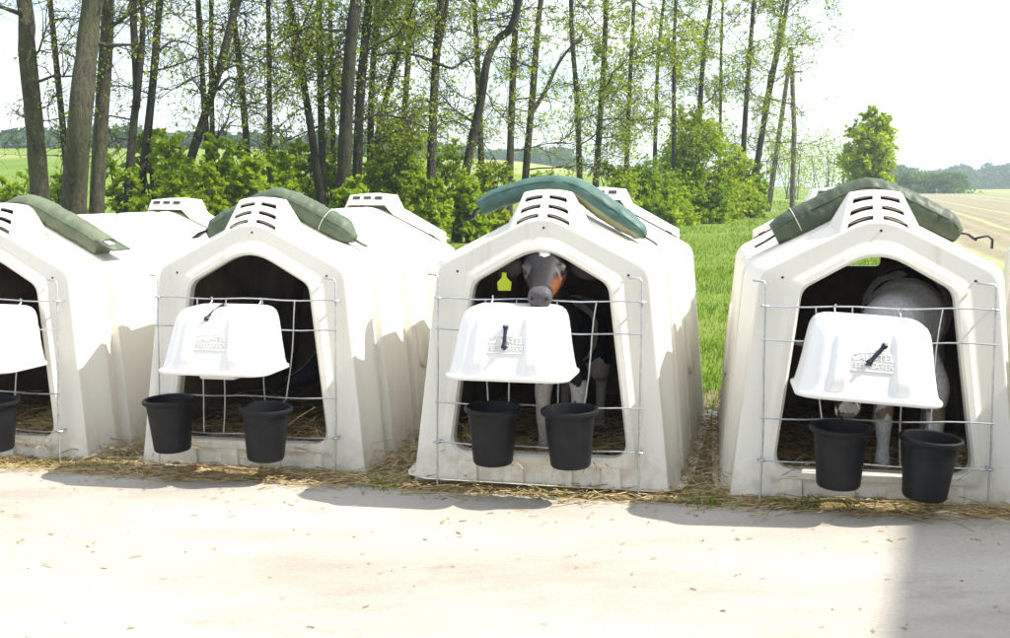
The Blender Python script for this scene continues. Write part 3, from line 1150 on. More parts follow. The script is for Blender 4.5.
bag(2, .42, [(-.375, 1.300, .85), (-.30, 1.338, .95), (-.2, 1.372, 1), (-.08, 1.398, 1), (.04, 1.402, 1), (.13, 1.372, 1.05), (.22, 1.312, 1.1), (.32, 1.245, 1.08), (.40, 1.192, .85), (.44, 1.160, .3)],   .088, .052, M['bag3'], 9,
    [('strap_end', [(-.36, -.03, 1.30), (-.395, -.04, 1.285), (-.405, -.05, 1.25), (-.425, -.05, 1.235)], .04, M['black']),
     ('loop_handle', [(.435, -.02, 1.16), (.475, -.03, 1.14), (.50, -.03, 1.122)], .014, M['bag4'])],
    'teal green weight bag with khaki underside, arched above the black calf', m2=M['bag3b'])
d4 = drape(-.42, .40, .43, .070, endl=.72, endr=.5)
bag(3, .43, d4, .094, .076, M['bag4'], 14,
    [('strap_end', [(-.415, -.02, 1.175), (-.47, -.03, 1.140), (-.51, -.03, 1.118)], .024, M['bag4']),
     ('strap_end', [(.40, 0, 1.19), (.440, -.01, 1.185), (.475, -.01, 1.158)], .030, M['black']),
     ('loop_handle', [(.465, -.02, 1.163), (.495, -.02, 1.172), (.525, -.02, 1.178), (.546, -.02, 1.162), (.545, -.02, 1.120)], .012, M['black'])],
    'fat dark green weight bag with black straps, on the hutch of the white calf', string=12)

# ------------------------------------------------------------------ calves
def head_verts(mw=1.0):
    secs = [(-.10, -.03, .056, .066), (-.06, -.006, .070, .080), (-.01, .010, .082, .086), (.03, .008, .087, .086), (.065, -.002, .083, .080), (.10, -.016, .068, .069), (.14, -.028, .054, .057),
            (.175, -.035, .046, .049), (.205, -.039, .044, .044), (.232, -.042, .046, .042), (.252, -.044, .044, .039), (.264, -.045, .036, .032), (.270, -.046, .022, .020)]
    return secs
def make_calf(i, loc, rz, bones, head_loc, head_rot, coat, name_parts=True, ears=True, scale=1.0, hs=1.0, label='', tagside=-1):
    """bones: list of chains of (x,y,z,r) in calf space (x right, y towards its front as -y is camera, z up)"""
    mb = MB()
    for ch in bones:
        pts = [Vector(p[:3]) for p in ch]; rr = [p[3] for p in ch]
        q = catmull(pts, 5); n_ = len(q)
        rq = []
        for k in range(n_):
            t = k / (n_ - 1) * (len(rr) - 1); j = min(int(t), len(rr) - 2)
            rq.append(lerp(rr[j], rr[j + 1], ss(0, 1, t - j)))
        t0 = (q[0] - q[1]).normalized(); t1 = (q[-1] - q[-2]).normalized()
        h0 = [(q[0] + t0 * rq[0] * math.sin(w), rq[0] * math.cos(w) + 1e-4) for w in (1.5, 1.1, .7, .3)]
        h1 = [(q[-1] + t1 * rq[-1] * math.sin(w), rq[-1] * math.cos(w) + 1e-4) for w in (.3, .7, 1.1, 1.5)]
        full = h0 + list(zip(q, rq)) + h1
        mb.tube([f[0] for f in full], [f[1] for f in full], 18)
    # head
    HM = Matrix.Translation(head_loc) @ head_rot.to_4x4() @ Matrix.Scale(hs, 4)
    prev = None
    for (y, zc, hw, hh) in head_verts():
        loop = []
        for k in range(24):
            w = 2 * math.pi * k / 24
            c, s = math.cos(w), math.sin(w)
            e = .80
            # jaw narrower than brow
            wx = hw * (1 - .22 * max(0, -s))
            loop.append(HM @ Vector((math.copysign(abs(c) ** e, c) * wx, y, zc + math.copysign(abs(s) ** e, s) * hh)))
        if prev:
            mb.strip(prev, loop, True)
        else:
            mb.add(loop, [tuple(range(24))[::-1]])
        prev = loop
    mb.add(prev, [tuple(range(24))])
    # eye brows / sockets
    def blob(c, s, rot=None):
        n, m = 10, 7
        vs = []
        for a in range(m + 1):
            ph = math.pi * a / m
            for b in range(n):
                th = 2 * math.pi * b / n
                p = Vector((s[0] * math.sin(ph) * math.cos(th), s[1] * math.sin(ph) * math.sin(th), s[2] * math.cos(ph)))
                if rot is not None:
                    p = rot @ p
                vs.append(HM @ (Vector(c) + p))
        fs = [(a * n + b, a * n + (b + 1) % n, (a + 1) * n + (b + 1) % n, (a + 1) * n + b) for a in range(m) for b in range(n)]
        mb.add(vs, fs)
    for sg in (-1, 1):
        blob((sg * .062, .080, .030), (.022, .030, .016))
        blob((sg * .024, .246, -.032), (.016, .018, .014))
        if ears:
            rot = Matrix.Rotation(sg * .52, 3, 'Y') @ Matrix.Rotation(-sg * .2, 3, 'Z')
            blob((sg * .135, -.010, -.012), (.074, .012, .036), rot)
            blob((sg * .092, -.012, .016), (.034, .018, .022), rot)
    me2 = mb.mesh('calf_body', False)
    bm = bmesh.new(); bm.from_mesh(me2)
    bmesh.ops.remove_doubles(bm, verts=bm.verts, dist=1e-6)
    bmesh.ops.recalc_face_normals(bm, faces=bm.faces)
    bm.to_mesh(me2); bm.free()
    o = bpy.data.objects.new('tmp', me2); col.objects.link(o)
    rm = o.modifiers.new('rm', 'REMESH'); rm.mode = 'VOXEL'; rm.voxel_size = .0075
    sm = o.modifiers.new('sm', 'SMOOTH'); sm.factor = .5; sm.iterations = 7
    dg = bpy.context.evaluated_depsgraph_get()
    fin = bpy.data.meshes.new_from_object(o.evaluated_get(dg))
    bpy.data.objects.remove(o)
    fin.name = 'calf_body'
    fin.polygons.foreach_set('use_smooth', [True] * len(fin.polygons))
    # coat colours: markings, with the ears lightened as if lit
    ca = fin.color_attributes.new('coat', 'FLOAT_COLOR', 'POINT')
    HI = HM.inverted()
    for k, v in enumerate(fin.vertices):
        q = HI @ v.co
        inhead = q.y > -.07 and abs(q.x) < .2 and abs(q.z) < .14
        ca.data[k].color = (*coat(v.co, q, inhead), 1)
    m_, t_, p_ = mat('calf_coat')
    at_ = t_.nodes.new('ShaderNodeVertexColor'); at_.layer_name = 'coat'
    nz = nd(t_, 'ShaderNodeTexNoise', Scale=120, Detail=4)
    tc = t_.nodes.new('ShaderNodeTexCoord'); mp = t_.nodes.new('ShaderNodeMapping'); mp.inputs['Scale'].default_value = (1, 1, .35)
    t_.links.new(tc.outputs['Object'], mp.inputs['Vector']); t_.links.new(mp.outputs['Vector'], nz.inputs['Vector'])
    rp = t_.nodes.new('ShaderNodeValToRGB')
    rp.color_ramp.elements[0].position = .3; rp.color_ramp.elements[0].color = (.66, .66, .66, 1); rp.color_ramp.elements[1].position = .7
    t_.links.new(nz.outputs['Fac'], rp.inputs['Fac'])
    cc = mix(t_, at_.outputs['Color'], rp.outputs['Color'], 1.0, 'MULTIPLY')
    t_.links.new(cc, p_.inputs['Base Color'])
    p_.inputs['Roughness'].default_value = .55
    p_.inputs['Specular IOR Level'].default_value = .22
    bump(t_, p_, nz.outputs['Fac'], .4, .006)
    fin.materials.append(m_)
    root = put('calf', fin)
    place(root, i, *loc, rz)
    root.scale = (scale,) * 3
    tag(root, label, 'calf', 'dairy calves in the hutches')
    # eyes
    eyem = M.get('eye')
    if eyem is None:
        eyem = simple('calf_eye', (.012, .008, .006), .08, var=.1, bs=0); M['eye'] = eyem
        M['nostril'] = simple('nostril', (.006, .005, .005), .5, bs=0)
    for sg in (-1, 1):
        e = MB()
        e.lathe([(.0, .017), (.007, .0155), (.013, .011), (.017, 0), (.013, -.011), (.0, -.017)], 16)
        eo = put('eye', e.mesh('eye', True, 0), eyem, root)
        eo.location = HM @ Vector((sg * .0665, .094, .012))
        e = MB()
        e.lathe([(.0, .012), (.006, .010), (.010, .005), (.012, 0), (.009, -.006), (.0, -.008)], 12)
        no = put('nostril', e.mesh('nostril', True, 0), M['nostril'], root)
        no.location = HM @ Vector((sg * .024, .2625, -.036))
        no.scale = (1.0, .8, 1.2)
    # yellow ear tag
    tb = MB()
    out = [(-.030, -.075), (.030, -.075), (.034, -.035), (.012, -.012), (.010, .012), (-.010, .012), (-.012, -.012), (-.034, -.035)]
    A = [(x, -.0015, z) for x, z in out]; B = [(x, .0015, z) for x, z in out]
    tb.add(A, [tuple(range(8))]); tb.add(B, [tuple(range(8))[::-1]]); tb.strip(A, B, True, flip=True)
    to = put('ear_tag', tb.mesh('ear_tag', False), M['tagy'], root)
    to.location = HM @ Vector((tagside * .160, .0, -.030)) + Vector((0, -.016, 0))
    to.rotation_euler = (0.1, 0, .1)
    bt = MB(); bt.lathe([(0, .004), (.006, .003), (.008, 0), (.008, -.01)], 10)
    bo = put('tag_button', bt.mesh('tag_button', True, 40), M['tagy'], to); bo.rotation_euler = (math.pi / 2, 0, 0)
    return root

BLK, WHT, BRN, GRY = (.014, .012, .013), (.62, .58, .52), (.22, .078, .030), (.028, .025, .026)
def nz3(p, s, o=0):
    return noise.noise(Vector((p.x * s + o, p.y * s, p.z * s)))
def coat_black(p, q, inhead):
    if inhead:
        if abs(q.x) > .10 and q.y < .05:
            return (.055, .040, .038)  # ears painted lighter, as if catching light
        if q.y > .15 and abs(q.z + .064 + .10 * (q.y - .2)) < .004:
            return (.004, .004, .004)
        if q.y > .228:
            return (.095, .086, .090) if q.z > -.064 else (.16, .13, .12)
        if q.z > .03 and abs(q.x) / .036 + abs(q.y - .050) / .036 < 1 + .30 * nz3(p, 60):
            return (.80, .78, .74)
        c = Vector(BLK)
        b = ss(.012, .045, -q.x + .012 * nz3(p, 30)) * (1 - ss(-.010, .016, q.z + .01 * nz3(p, 25))) * ss(.03, .08, q.y) * (1 - ss(.19, .22, q.y))
        c = c.lerp(Vector(BRN), b)
        g = ss(.0, .05, q.z + .03 * ss(.1, .2, q.y) + .012 * nz3(p, 40)) * ss(.02, .09, q.y) * .9 * (1 - ss(.5, 1, abs(q.x) / .07) * .6)
        c = c.lerp(Vector(GRY), min(1, g))
        ring = math.hypot(q.y - .094, q.z - .012)
        if ring < .030 and abs(q.x) > .04:
            c = c.lerp(Vector((.20, .17, .15)), .75 * (1 - ss(.021, .030, ring)))
        return tuple(c)
    if p.z < .036:
        return (.05, .045, .04)
    if p.z < .40 + .05 * nz3(p, 14):
        return WHT
    if abs(p.y - .42 - .05 * nz3(p, 9)) < .035 and p.x > 0:
        return WHT
    if p.y > .6 and nz3(p, 4.3, 3) > .25:
        return WHT
    return BLK
def coat_white(p, q, inhead):
    if inhead:
        if q.y > .262:
            return (.30, .22, .19)
        return BLK if nz3(p, 26, 7) > .16 else WHT
    if p.y > .35 and nz3(p, 3.6, 2.2) > .33:
        return BLK
    return BLK if nz3(p, 9, 4.2) > .50 else ((.30, .20, .12) if abs(p.z - .255) < .03 + .02 * nz3(p, 30) and p.y < .3 and nz3(p, 22) > -.1 else (.80, .78, .74)) if p.z > .036 else (.06, .05, .045)
def coat_lying(p, q, inhead):
    if inhead:
        return WHT if abs(q.x) < .012 else BLK
    return WHT if nz3(p, 5, 9.3) > .30 else BLK

# standing calf, head over the feeder
def legs(xs, yf, yr, zf=.50, zr=.54):
    ch = []
    for s, dx, dy in ((-1, xs[0], 0), (1, xs[1], .04)):
        ch.append([(s * .045, yf + .06, zf, .062), (dx, yf + .01, zf - .13, .045), (dx, yf - .005, .275, .036), (dx, yf - .012, .235, .035), (dx, yf, .12, .024), (dx, yf - .008, .075, .028), (dx, yf - .030, .022, .032)])
    for s, dx in ((-1, -.10), (1, .10)):
        ch.append([(s * .06, yr - .05, zr, .09), (dx, yr - .10, zr - .16, .066), (dx, yr + .03, .30, .034), (dx, yr + .025, .25, .031), (dx, yr - .005, .12, .024), (dx, yr - .02, .075, .028), (dx, yr - .045, .022, .032)])
    return ch
sp = [(0, .90, .62, .135), (0, .70, .615, .165), (0, .50, .61, .175), (0, .33, .60, .150)]
# calf space: head at small y (front), tail at large y
def skeleton(neck, xs, yf=.24, yr=.98):
    bones = [sp + [(0, .26, .60, .115)]]
    bones[0] = [sp[0], sp[1], sp[2], sp[3]]
    bones.append([sp[3]] + neck)
    bones.append([sp[0], (0, 1.02, .63, .105), (0, 1.09, .62, .06)])
    bones.append([(0, 1.09, .62, .06), (.01, 1.15, .56, .022), (.015, 1.17, .44, .014), (.015, 1.165, .30, .018)])
    L_ = legs(xs, yf, yr)
    for k, ch in enumerate(L_):
        anchor = sp[3] if k < 2 else sp[0]
        bones.append([anchor] + ch)
    return bones
hr = Matrix.Rotation(math.radians(180 + 5), 3, 'Z') @ Matrix.Rotation(math.radians(-13), 3, 'X')
make_calf(2, (.03, .10, .055), 0, skeleton([(.0, .20, .70, .110), (-.01, .12, .80, .088), (-.015, .05, .875, .078)], (-.075, .10)),
          Vector((-.020, .030, .968)), hr, coat_black, hs=1.24,
          label='black calf with a white forehead spot resting its chin on the feeder', tagside=1)
hr4 = Matrix.Rotation(math.radians(180 + 10), 3, 'Z') @ Matrix.Rotation(math.radians(-58), 3, 'X')
make_calf(3, (.13, .08, .055), -.16, skeleton([(-.04, .19, .60, .115), (-.11, .09, .565, .088), (-.15, .04, .53, .075)], (-.065, .12)),
          Vector((-.20, -.02, .535)), hr4, coat_white, scale=1.22,
          label='white spotted calf with lowered head behind the tilted feeder', tagside=-1)
# lying calf deep in the second hutch
def lying():
    s_ = [(0, .80, .20, .15), (0, .60, .21, .175), (0, .40, .20, .165), (0, .24, .19, .13)]
    b = [s_, [s_[3], (-.06, .12, .25, .09), (-.14, .04, .30, .075)], [s_[0], (0, .93, .18, .10), (.02, 1.0, .13, .04)]]
    for sg in (-1, 1):
        b.append([s_[3], (sg * .11, .16, .09, .055), (sg * .12, .0, .055, .038), (sg * .09, .14, .03, .026)])
        b.append([s_[0], (sg * .17, .66, .10, .075), (sg * .20, .50, .05, .038), (sg * .19, .72, .035, .028)])
    return b
make_calf(1, (.20, .95, .07), -.55, lying(), Vector((-.20, -.01, .33)), Matrix.Rotation(math.radians(150), 3, 'Z') @ Matrix.Rotation(math.radians(-15), 3, 'X'),
          coat_lying, label='black calf with a small white patch lying in the dark second hutch', tagside=-1)

# ------------------------------------------------------------------ straw
def straw_mesh(items, rad=(.0014, .0030)):
    mb = MB()
    for (c, d, L, bend) in items:
        c, d = Vector(c), Vector(d).normalized()
        side = d.cross(Vector((0, 0, 1)))
        side = side.normalized() if side.length > .01 else Vector((1, 0, 0))
        r = R.uniform(*rad)
        mb.tube([c - d * L / 2, c + Vector((0, 0, bend)) + side * bend * R.uniform(-1, 1), c + d * L / 2], r, 3, False)
    return mb
def front_straw():
    it = []
    for k in range(3600):
        x = R.uniform(-4.2, 2.9)
        clump = .5 + .5 * noise.noise(Vector((x * 2.2, 4, 0)))
        # more in the gaps and before hutches 2..3
        if R.random() > .30 + .8 * clump:
            continue
        o = abs(R.gauss(0, .09)) * (.6 + clump)
        y = front_y(x) - .03 - o + R.uniform(0, .08)
        # front of hutch is local; find distance along row
        pile = .055 * clump * math.exp(-(o / .10) ** 2)
        z = gz(x, y) + .008 + R.random() * pile
        a = R.gauss(0, .75)
        it.append(((x, y, z), (math.cos(a), math.sin(a) * .8, R.gauss(0, .16)), R.uniform(.06, .26), R.uniform(-.004, .016)))
    # gaps between hutches
    for i in range(4):
        for k in range(330):
            lx = .745 + R.gauss(0, .09); ly = R.uniform(-.05, 1.6)
            p = hl(i, lx, ly, 0)
            a = R.uniform(0, 6.3)
            it.append(((p.x, p.y, gz(p.x, p.y) + .012 + abs(R.gauss(0, .035))), (math.cos(a), math.sin(a), R.gauss(0, .3)), R.uniform(.08, .25), R.uniform(0, .03)))
    # stray pieces on the concrete
    for k in range(45):
        x = R.uniform(-4, 2.6); y = front_y(x) - .25 - abs(R.gauss(0, .9))
        a = R.gauss(0, .8)
        it.append(((x, y, gz(x, y) + .010), (math.cos(a), math.sin(a), 0), R.uniform(.015, .07), .001))
    for k in range(330):
        x = R.uniform(-4, 2.8); y = front_y(x) - .12 - R.expovariate(1.6)
        if y < 1.2: continue
        a = R.uniform(0, 6.3)
        it.append(((x, y, gz(x, y) + .008), (math.cos(a), math.sin(a), 0), R.uniform(.006, .030), .0005))
    put('loose_straw', straw_mesh(it).mesh('loose_straw', False), M['straw'], kind='stuff')
front_straw()
# lumpy straw and soil ridge along the fronts
def litter_ridge():
    V, Q = [], []
    n, m_ = 300, 10
    for k in range(n + 1):
        x = lerp(-4.6, 3.1, k / n)
        for j in range(m_ + 1):
            t = j / m_
            w = .15 + .07 * noise.noise(Vector((x * 1.7, 0, 8)))
            y = front_y(x) + .06 - t * (w + .08)
            h = (.018 + .030 * max(0, noise.noise(Vector((x * 2.2, 4, 0))) + .35)) * math.sin(math.pi * min(1, .25 + t * .75)) + .012 * noise.noise(Vector((x * 14, y * 14, 3)))
            V.append((x, y, gz(x, y) + (h if 0 < j < m_ else -.01)))
    for k in range(n):
        for j in range(m_):
            a = k * (m_ + 1) + j
            Q.append((a, a + m_ + 1, a + m_ + 2, a + 1))
    me = np_mesh('litter_ridge', V, Q)
    put('litter_ridge', me, M['bedding'], kind='stuff')
litter_ridge()
# bedding inside each hutch
for i in range(4):
    V, Q = [], []
    n = 36
    for a in range(n + 1):
        for b in range(n + 1):
            lx = lerp(-.56, .56, a / n); ly = lerp(.07, 2.0, b / n)
            z = .085 + .05 * noise.noise(Vector((lx * 3 + i * 7, ly * 3, 1))) + .02 * noise.noise(Vector((lx * 11, ly * 11, i))) + .05 * ss(.25, .55, abs(lx))
            if b == 0: z = .02
            p = hl(i, lx, ly, z); V.append(tuple(p))
    for a in range(n):
        for b in range(n):
            k = a * (n + 1) + b
            Q.append((k, k + n + 1, k + n + 2, k + 1))
    put('straw_bedding', np_mesh('straw_bedding', V, Q), M['bedding'], kind='stuff')
    it = []
    for k in range(650):
        lx = R.uniform(-.5, .5); ly = .08 + abs(R.gauss(0, .5))
        if ly > 1.95: continue
        z = .105 + .05 * noise.noise(Vector((lx * 3 + i * 7, ly * 3, 1))) + abs(R.gauss(0, .022)) + .05 * ss(.25, .55, abs(lx))
        a = R.uniform(0, 6.3)
        it.append((hl(i, lx, ly, z), (math.cos(a), math.sin(a), R.gauss(0, .22)), R.uniform(.08, .26), R.uniform(0, .02)))
    for k in range(260 if i == 0 else (120 if i == 2 else 60)):
        lx = R.gauss(.34 if i != 2 else -.33, .07); ly = .05 + abs(R.gauss(0, .09))
        if abs(lx) > .45: continue
        a = R.uniform(0, 6.3)
        it.append((hl(i, lx, ly, .14 + abs(R.gauss(0, .05))), (math.cos(a), math.sin(a) * .5, R.gauss(0, .45)), R.uniform(.06, .20), R.uniform(0, .02)))
    # wisps hanging over the sill
    for k in range(14):
        lx = R.uniform(-.38, .40)
        it.append((hl(i, lx, R.uniform(-.04, .02), .155 + R.uniform(-.05, .02)), (R.gauss(0, .8), -.5, R.uniform(-.7, .1)), R.uniform(.05, .18), .008))
    put('bedding_straw', straw_mesh(it).mesh('bedding_straw', False), M['straw'], kind='stuff')

# small stones and a broken white plastic chip on the concrete
def pebble(n, c, s, m_, label):
    bm = bmesh.new()
    bmesh.ops.create_icosphere(bm, subdivisions=2, radius=1)
    sd = R.uniform(0, 50)
    for v in bm.verts:
        v.co *= 1 + .3 * noise.noise(v.co * 1.3 + Vector((sd, 0, 0)))
        v.co = Vector((v.co.x * s[0], v.co.y * s[1], v.co.z * s[2]))
    me = bpy.data.meshes.new(n); bm.to_mesh(me); bm.free()
    me.polygons.foreach_set('use_smooth', [True] * len(me.polygons))
    o = put(n, me, m_); o.location = c; o.rotation_euler = (0, 0, R.uniform(-.3, .3))
    return o
pc = at(945, 523, 4.83)
tag(pebble('plastic_shard', (pc.x, 4.83, gz(pc.x, 4.83) + .012), (.065, .022, .010), M['hood'], ''), 'flat white shard lying before the rightmost full hutch', 'shard')
st_m = simple('grey_pebble', (.16, .13, .10), .9)
for k, (u, v, s) in enumerate(((93, 553, .014), (184, 552, .010), (723, 627, .016), (961, 599, .012), (28, 569, .012), (448, 545, .011))):
    Y = 1.42 * F / (v - 185)
    p = at(u, v, Y)
    s *= .65
    o = pebble('pebble', (p.x, Y, gz(p.x, Y) + s * .35), (s, s * .8, s * .55), st_m, '')
    tag(o, ('small pebble on the pale concrete near the left, below the leftmost hutch', 'dark pebble on the concrete below the bucket second from left',
            'small stone on the concrete at the bottom edge, right of the middle', 'tiny stone in the shaded concrete at the lower right',
            'small pebble on the pale concrete nearest the left edge', 'small stone on the concrete below the black calf hutch')[k], 'stone', 'pebbles on the concrete')

# ------------------------------------------------------------------ grass
def grass():
    n = 170000
    d = np.exp(NR.uniform(math.log(6.0), math.log(75), n))
    u = np.where(NR.random(n) < .72, NR.uniform(-60, 1080, n), NR.uniform(-500, 1500, n))
    x = (u - 505) / F * d
    y = d
    fy = 5.44 - .267 * x
    keep = (y > fy + 1.9)
    # bare ploughed field
    o = np.array([6.2, 14.4]); dd = np.array([.29, .957]); nn = np.array([.957, -.29])
    side = (x - o[0]) * nn[0] + (y - o[1]) * nn[1]; along = (x - o[0]) * dd[0] + (y - o[1]) * dd[1]
    keep &= ~((side > -.3) & (along > -.3))
    pn = np.array([noise.noise(Vector((a * .45, b * .45, 9))) for a, b in zip(x, y)])
    keep &= (pn + NR.uniform(-.25, .25, n)) > -.28
    # inside hutches
    for (X, Y, Z, a) in HUT:
        c, s = math.cos(a), math.sin(a)
        lx = (x - X) * c - (y - Y) * s; ly = (x - X) * s + (y - Y) * c
        keep &= ~((np.abs(lx) < .66) & (ly > -.1) & (ly < 2.15))
    x, y, d = x[keep], y[keep], d[keep]
    m_ = len(x)
    z = np.array([gz(a, b) for a, b in zip(x, y)]) - .01
    h = NR.uniform(.04, .12, m_) * (1 + .012 * d) * (.75 + .5 * np.array([noise.noise(Vector((a * .6, b * .6, 0))) for a, b in zip(x, y)]))
    h = np.clip(h, .06, .6)
    w = .0035 * (1 + .09 * d)
    th = NR.uniform(0, 6.283, m_)
    bx, by = np.cos(th) * w, np.sin(th) * w
    lx, ly = NR.normal(0, .4, m_) * h, NR.normal(0, .4, m_) * h
    V = np.stack([np.stack([x - bx, y - by, z], 1), np.stack([x + bx, y + by, z], 1), np.stack([x + lx, y + ly, z + h], 1)], 1).reshape(-1, 3)
    put('meadow_grass', np_mesh('meadow_grass', V, np.arange(3 * m_).reshape(m_, 3)), M['grass'], kind='stuff')
    # tufts at the foot of the hutches
    P = []
    for (i, lx, k) in ((0, .70, 60), (1, -.72, 60), (2, -.74, 70), (2, .12, 30), (3, -.30, 110), (3, -.12, 70), (3, .22, 40), (3, -.70, 60), (2, .72, 40), (1, .75, 60), (0, .45, 40)):
        for q in range(k):
            p = hl(i, lx + R.gauss(0, .06), -.09 + R.gauss(0, .025), 0)
            P.append((p.x, p.y, gz(p.x, p.y), R.uniform(.03, .085)))
    P = np.array(P); m_ = len(P)
    th = NR.uniform(0, 6.283, m_); w = .0022
    lx, ly = NR.normal(0, .5, m_) * P[:, 3], NR.normal(0, .5, m_) * P[:, 3]
    V = np.stack([np.stack([P[:, 0] - np.cos(th) * w, P[:, 1] - np.sin(th) * w, P[:, 2]], 1), np.stack([P[:, 0] + np.cos(th) * w, P[:, 1] + np.sin(th) * w, P[:, 2]], 1),
                  np.stack([P[:, 0] + lx, P[:, 1] + ly, P[:, 2] + P[:, 3]], 1)], 1).reshape(-1, 3)
    put('grass_tufts', np_mesh('grass_tufts', V, np.arange(3 * m_).reshape(m_, 3)), M['grass'], kind='stuff')
grass()

# ------------------------------------------------------------------ trees
def rvec():
    return Vector((R.gauss(0, 1), R.gauss(0, 1), R.gauss(0, 1))).normalized()
def grow(start, d, L, r, n, wob, lift, rng):
    pts = [start.copy()]
    d = d.normalized()
    for k in range(n):
        d = (d + Vector((rng.gauss(0, wob), rng.gauss(0, wob), rng.gauss(0, wob) + lift))).normalized()
        pts.append(pts[-1] + d * (L / n))
    return pts
def tree(D, px, wpx, label, H=None, nl=16, leaves=1.0, lsize=.034, lmat='leafA', bmat='barkB', extra=(), seed=0, zlow=2.0, spread=1.0):
    rng = random.Random(1000 + seed)
    pts = [at(u, v, D + rng.uniform(-.3, .3)) for u, v in px]
    g = gz(pts[0].x, D)
    # root point below the first given point
    sl_ = (pts[1] - pts[0]); sl_ /= max(.2, sl_.z)
    base = pts[0] - sl_ * max(0, pts[0].z - g) * .6
    base.z = g - .15
    P = [base] + [p for p in pts if p.z > g + .5]
    if H is None:
        H = rng.uniform(13, 16)
    r0 = wpx / F * D / 2 * (.80 if wpx < 14 else .92)
    # carry on to the top above the picture
    top = P[-1]; d = (P[-1] - P[-2]).normalized()
    while top.z < g + H:
        d = (d + Vector((rng.gauss(0, .07), rng.gauss(0, .07), .08))).normalized()
        top = top + d * 2.2
        P.append(top.copy())
    C = catmull(P, 4)
    def rad_at(z):
        t = min(1, max(0, (z - g) / H))
        return r0 * (1.0 - .80 * t ** 1.1) * (1 + .22 * math.exp(-max(0, z - g) / .3)) + .012
    root = empty('alder_tree', (base.x, base.y, g))
    tr = MB()
    tr.tube([p - Vector((base.x, base.y, g)) for p in C], [rad_at(p.z) * (1 + .05 * rng.uniform(-1, 1)) for p in C], 12)
    # bark knots and burls
    o0 = Vector((base.x, base.y, g))
    put('trunk', tr.mesh('trunk', True, 0), M[bmat], root)
    brs, tw, LC = [], MB(), []
    starts = []
    for exy in extra:      # limbs read off the photograph
        q = catmull([at(u, v, D + dd) for u, v, dd in exy[0]], 4)
        br = MB(); brs.append(br)
        br.tube([p - o0 for p in q], [lerp(exy[1], exy[1] * .35, k / (len(q) - 1)) / F * D / 2 for k in range(len(q))], 7)
        starts += [(q[int(len(q) * f)], (q[-1] - q[0]).normalized() + rvec() * .6, .9) for f in (.5, .7, .85, .95)]
    limbs = []
    for k in range(nl):
        f = (k + rng.random()) / nl
        z = lerp(g + zlow, g + H * .98, f ** .8)
        p = min(C, key=lambda c: abs(c.z - z))
        a = rng.uniform(0, 2 * math.pi)
        up = lerp(.15, .9, f) + rng.gauss(0, .2)
        dv = Vector((math.cos(a), math.sin(a), up)).normalized()
        L_ = lerp(3.4, 1.6, f) * rng.uniform(.6, 1.2) * spread
        if f < .25: L_ *= rng.choice((.35, .6, 1.0))
        q = grow(p, dv, L_, 0, 6, .20, .02, rng)
        r1 = rad_at(p.z) * rng.uniform(.16, .34)
        br = MB(); brs.append(br)
        br.tube([v - o0 for v in q], [lerp(r1, .010, t / 6) for t in range(7)], 6)
        for s in range(2, 7):
            starts.append((q[s], (q[s] - q[s - 1]).normalized(), lerp(.9, .5, f)))
    for (p, dv, sc_) in starts:
        for b in range(rng.choice((2, 3))):
            d2 = (dv * .7 + rvec() * .9)
            q = grow(p, d2, rng.uniform(.6, 1.5) * sc_ * spread, 0, 4, .28, -.01, rng)
            tw.tube([v - o0 for v in q], [.012, .010, .007, .005, .003], 4, False)
            for s in range(1, 5):
                for c in range(2):
                    q2 = grow(q[s], (q[s] - q[s - 1]).normalized() * .5 + rvec(), rng.uniform(.2, .6) * sc_, 0, 2, .25, -.02, rng)
                    tw.tube([v - o0 for v in q2], [.0055, .0045, .003], 3, False)
                    nl_ = rng.choice((1, 2, 3, 4, 5)) * leaves * 1.25
                    nl_ = int(nl_) + (rng.random() < nl_ - int(nl_))
                    if q2[2].z > CAMH + 200 / F * D + .8 and rng.random() < .80:
                        nl_ = 0
                    for e in range(nl_):
                        LC.append(q2[rng.choice((1, 2, 2))] - o0 + rvec() * .09)
    for br in brs:
        put('branch', br.mesh('branch', True, 0), M[bmat], root)
    put('twigs', tw.mesh('twigs', True, 0), M['twig'], root, kind='stuff')
    if LC:
        put('crown', leaf_mesh('crown', np.array([tuple(v) for v in LC]), lsize * np.ones(len(LC)) * (1 + (D - 20) * .012)), M[lmat], root, kind='stuff')
    tag(root, label, 'tree', 'alder trees in the row behind the hutches')
    return root

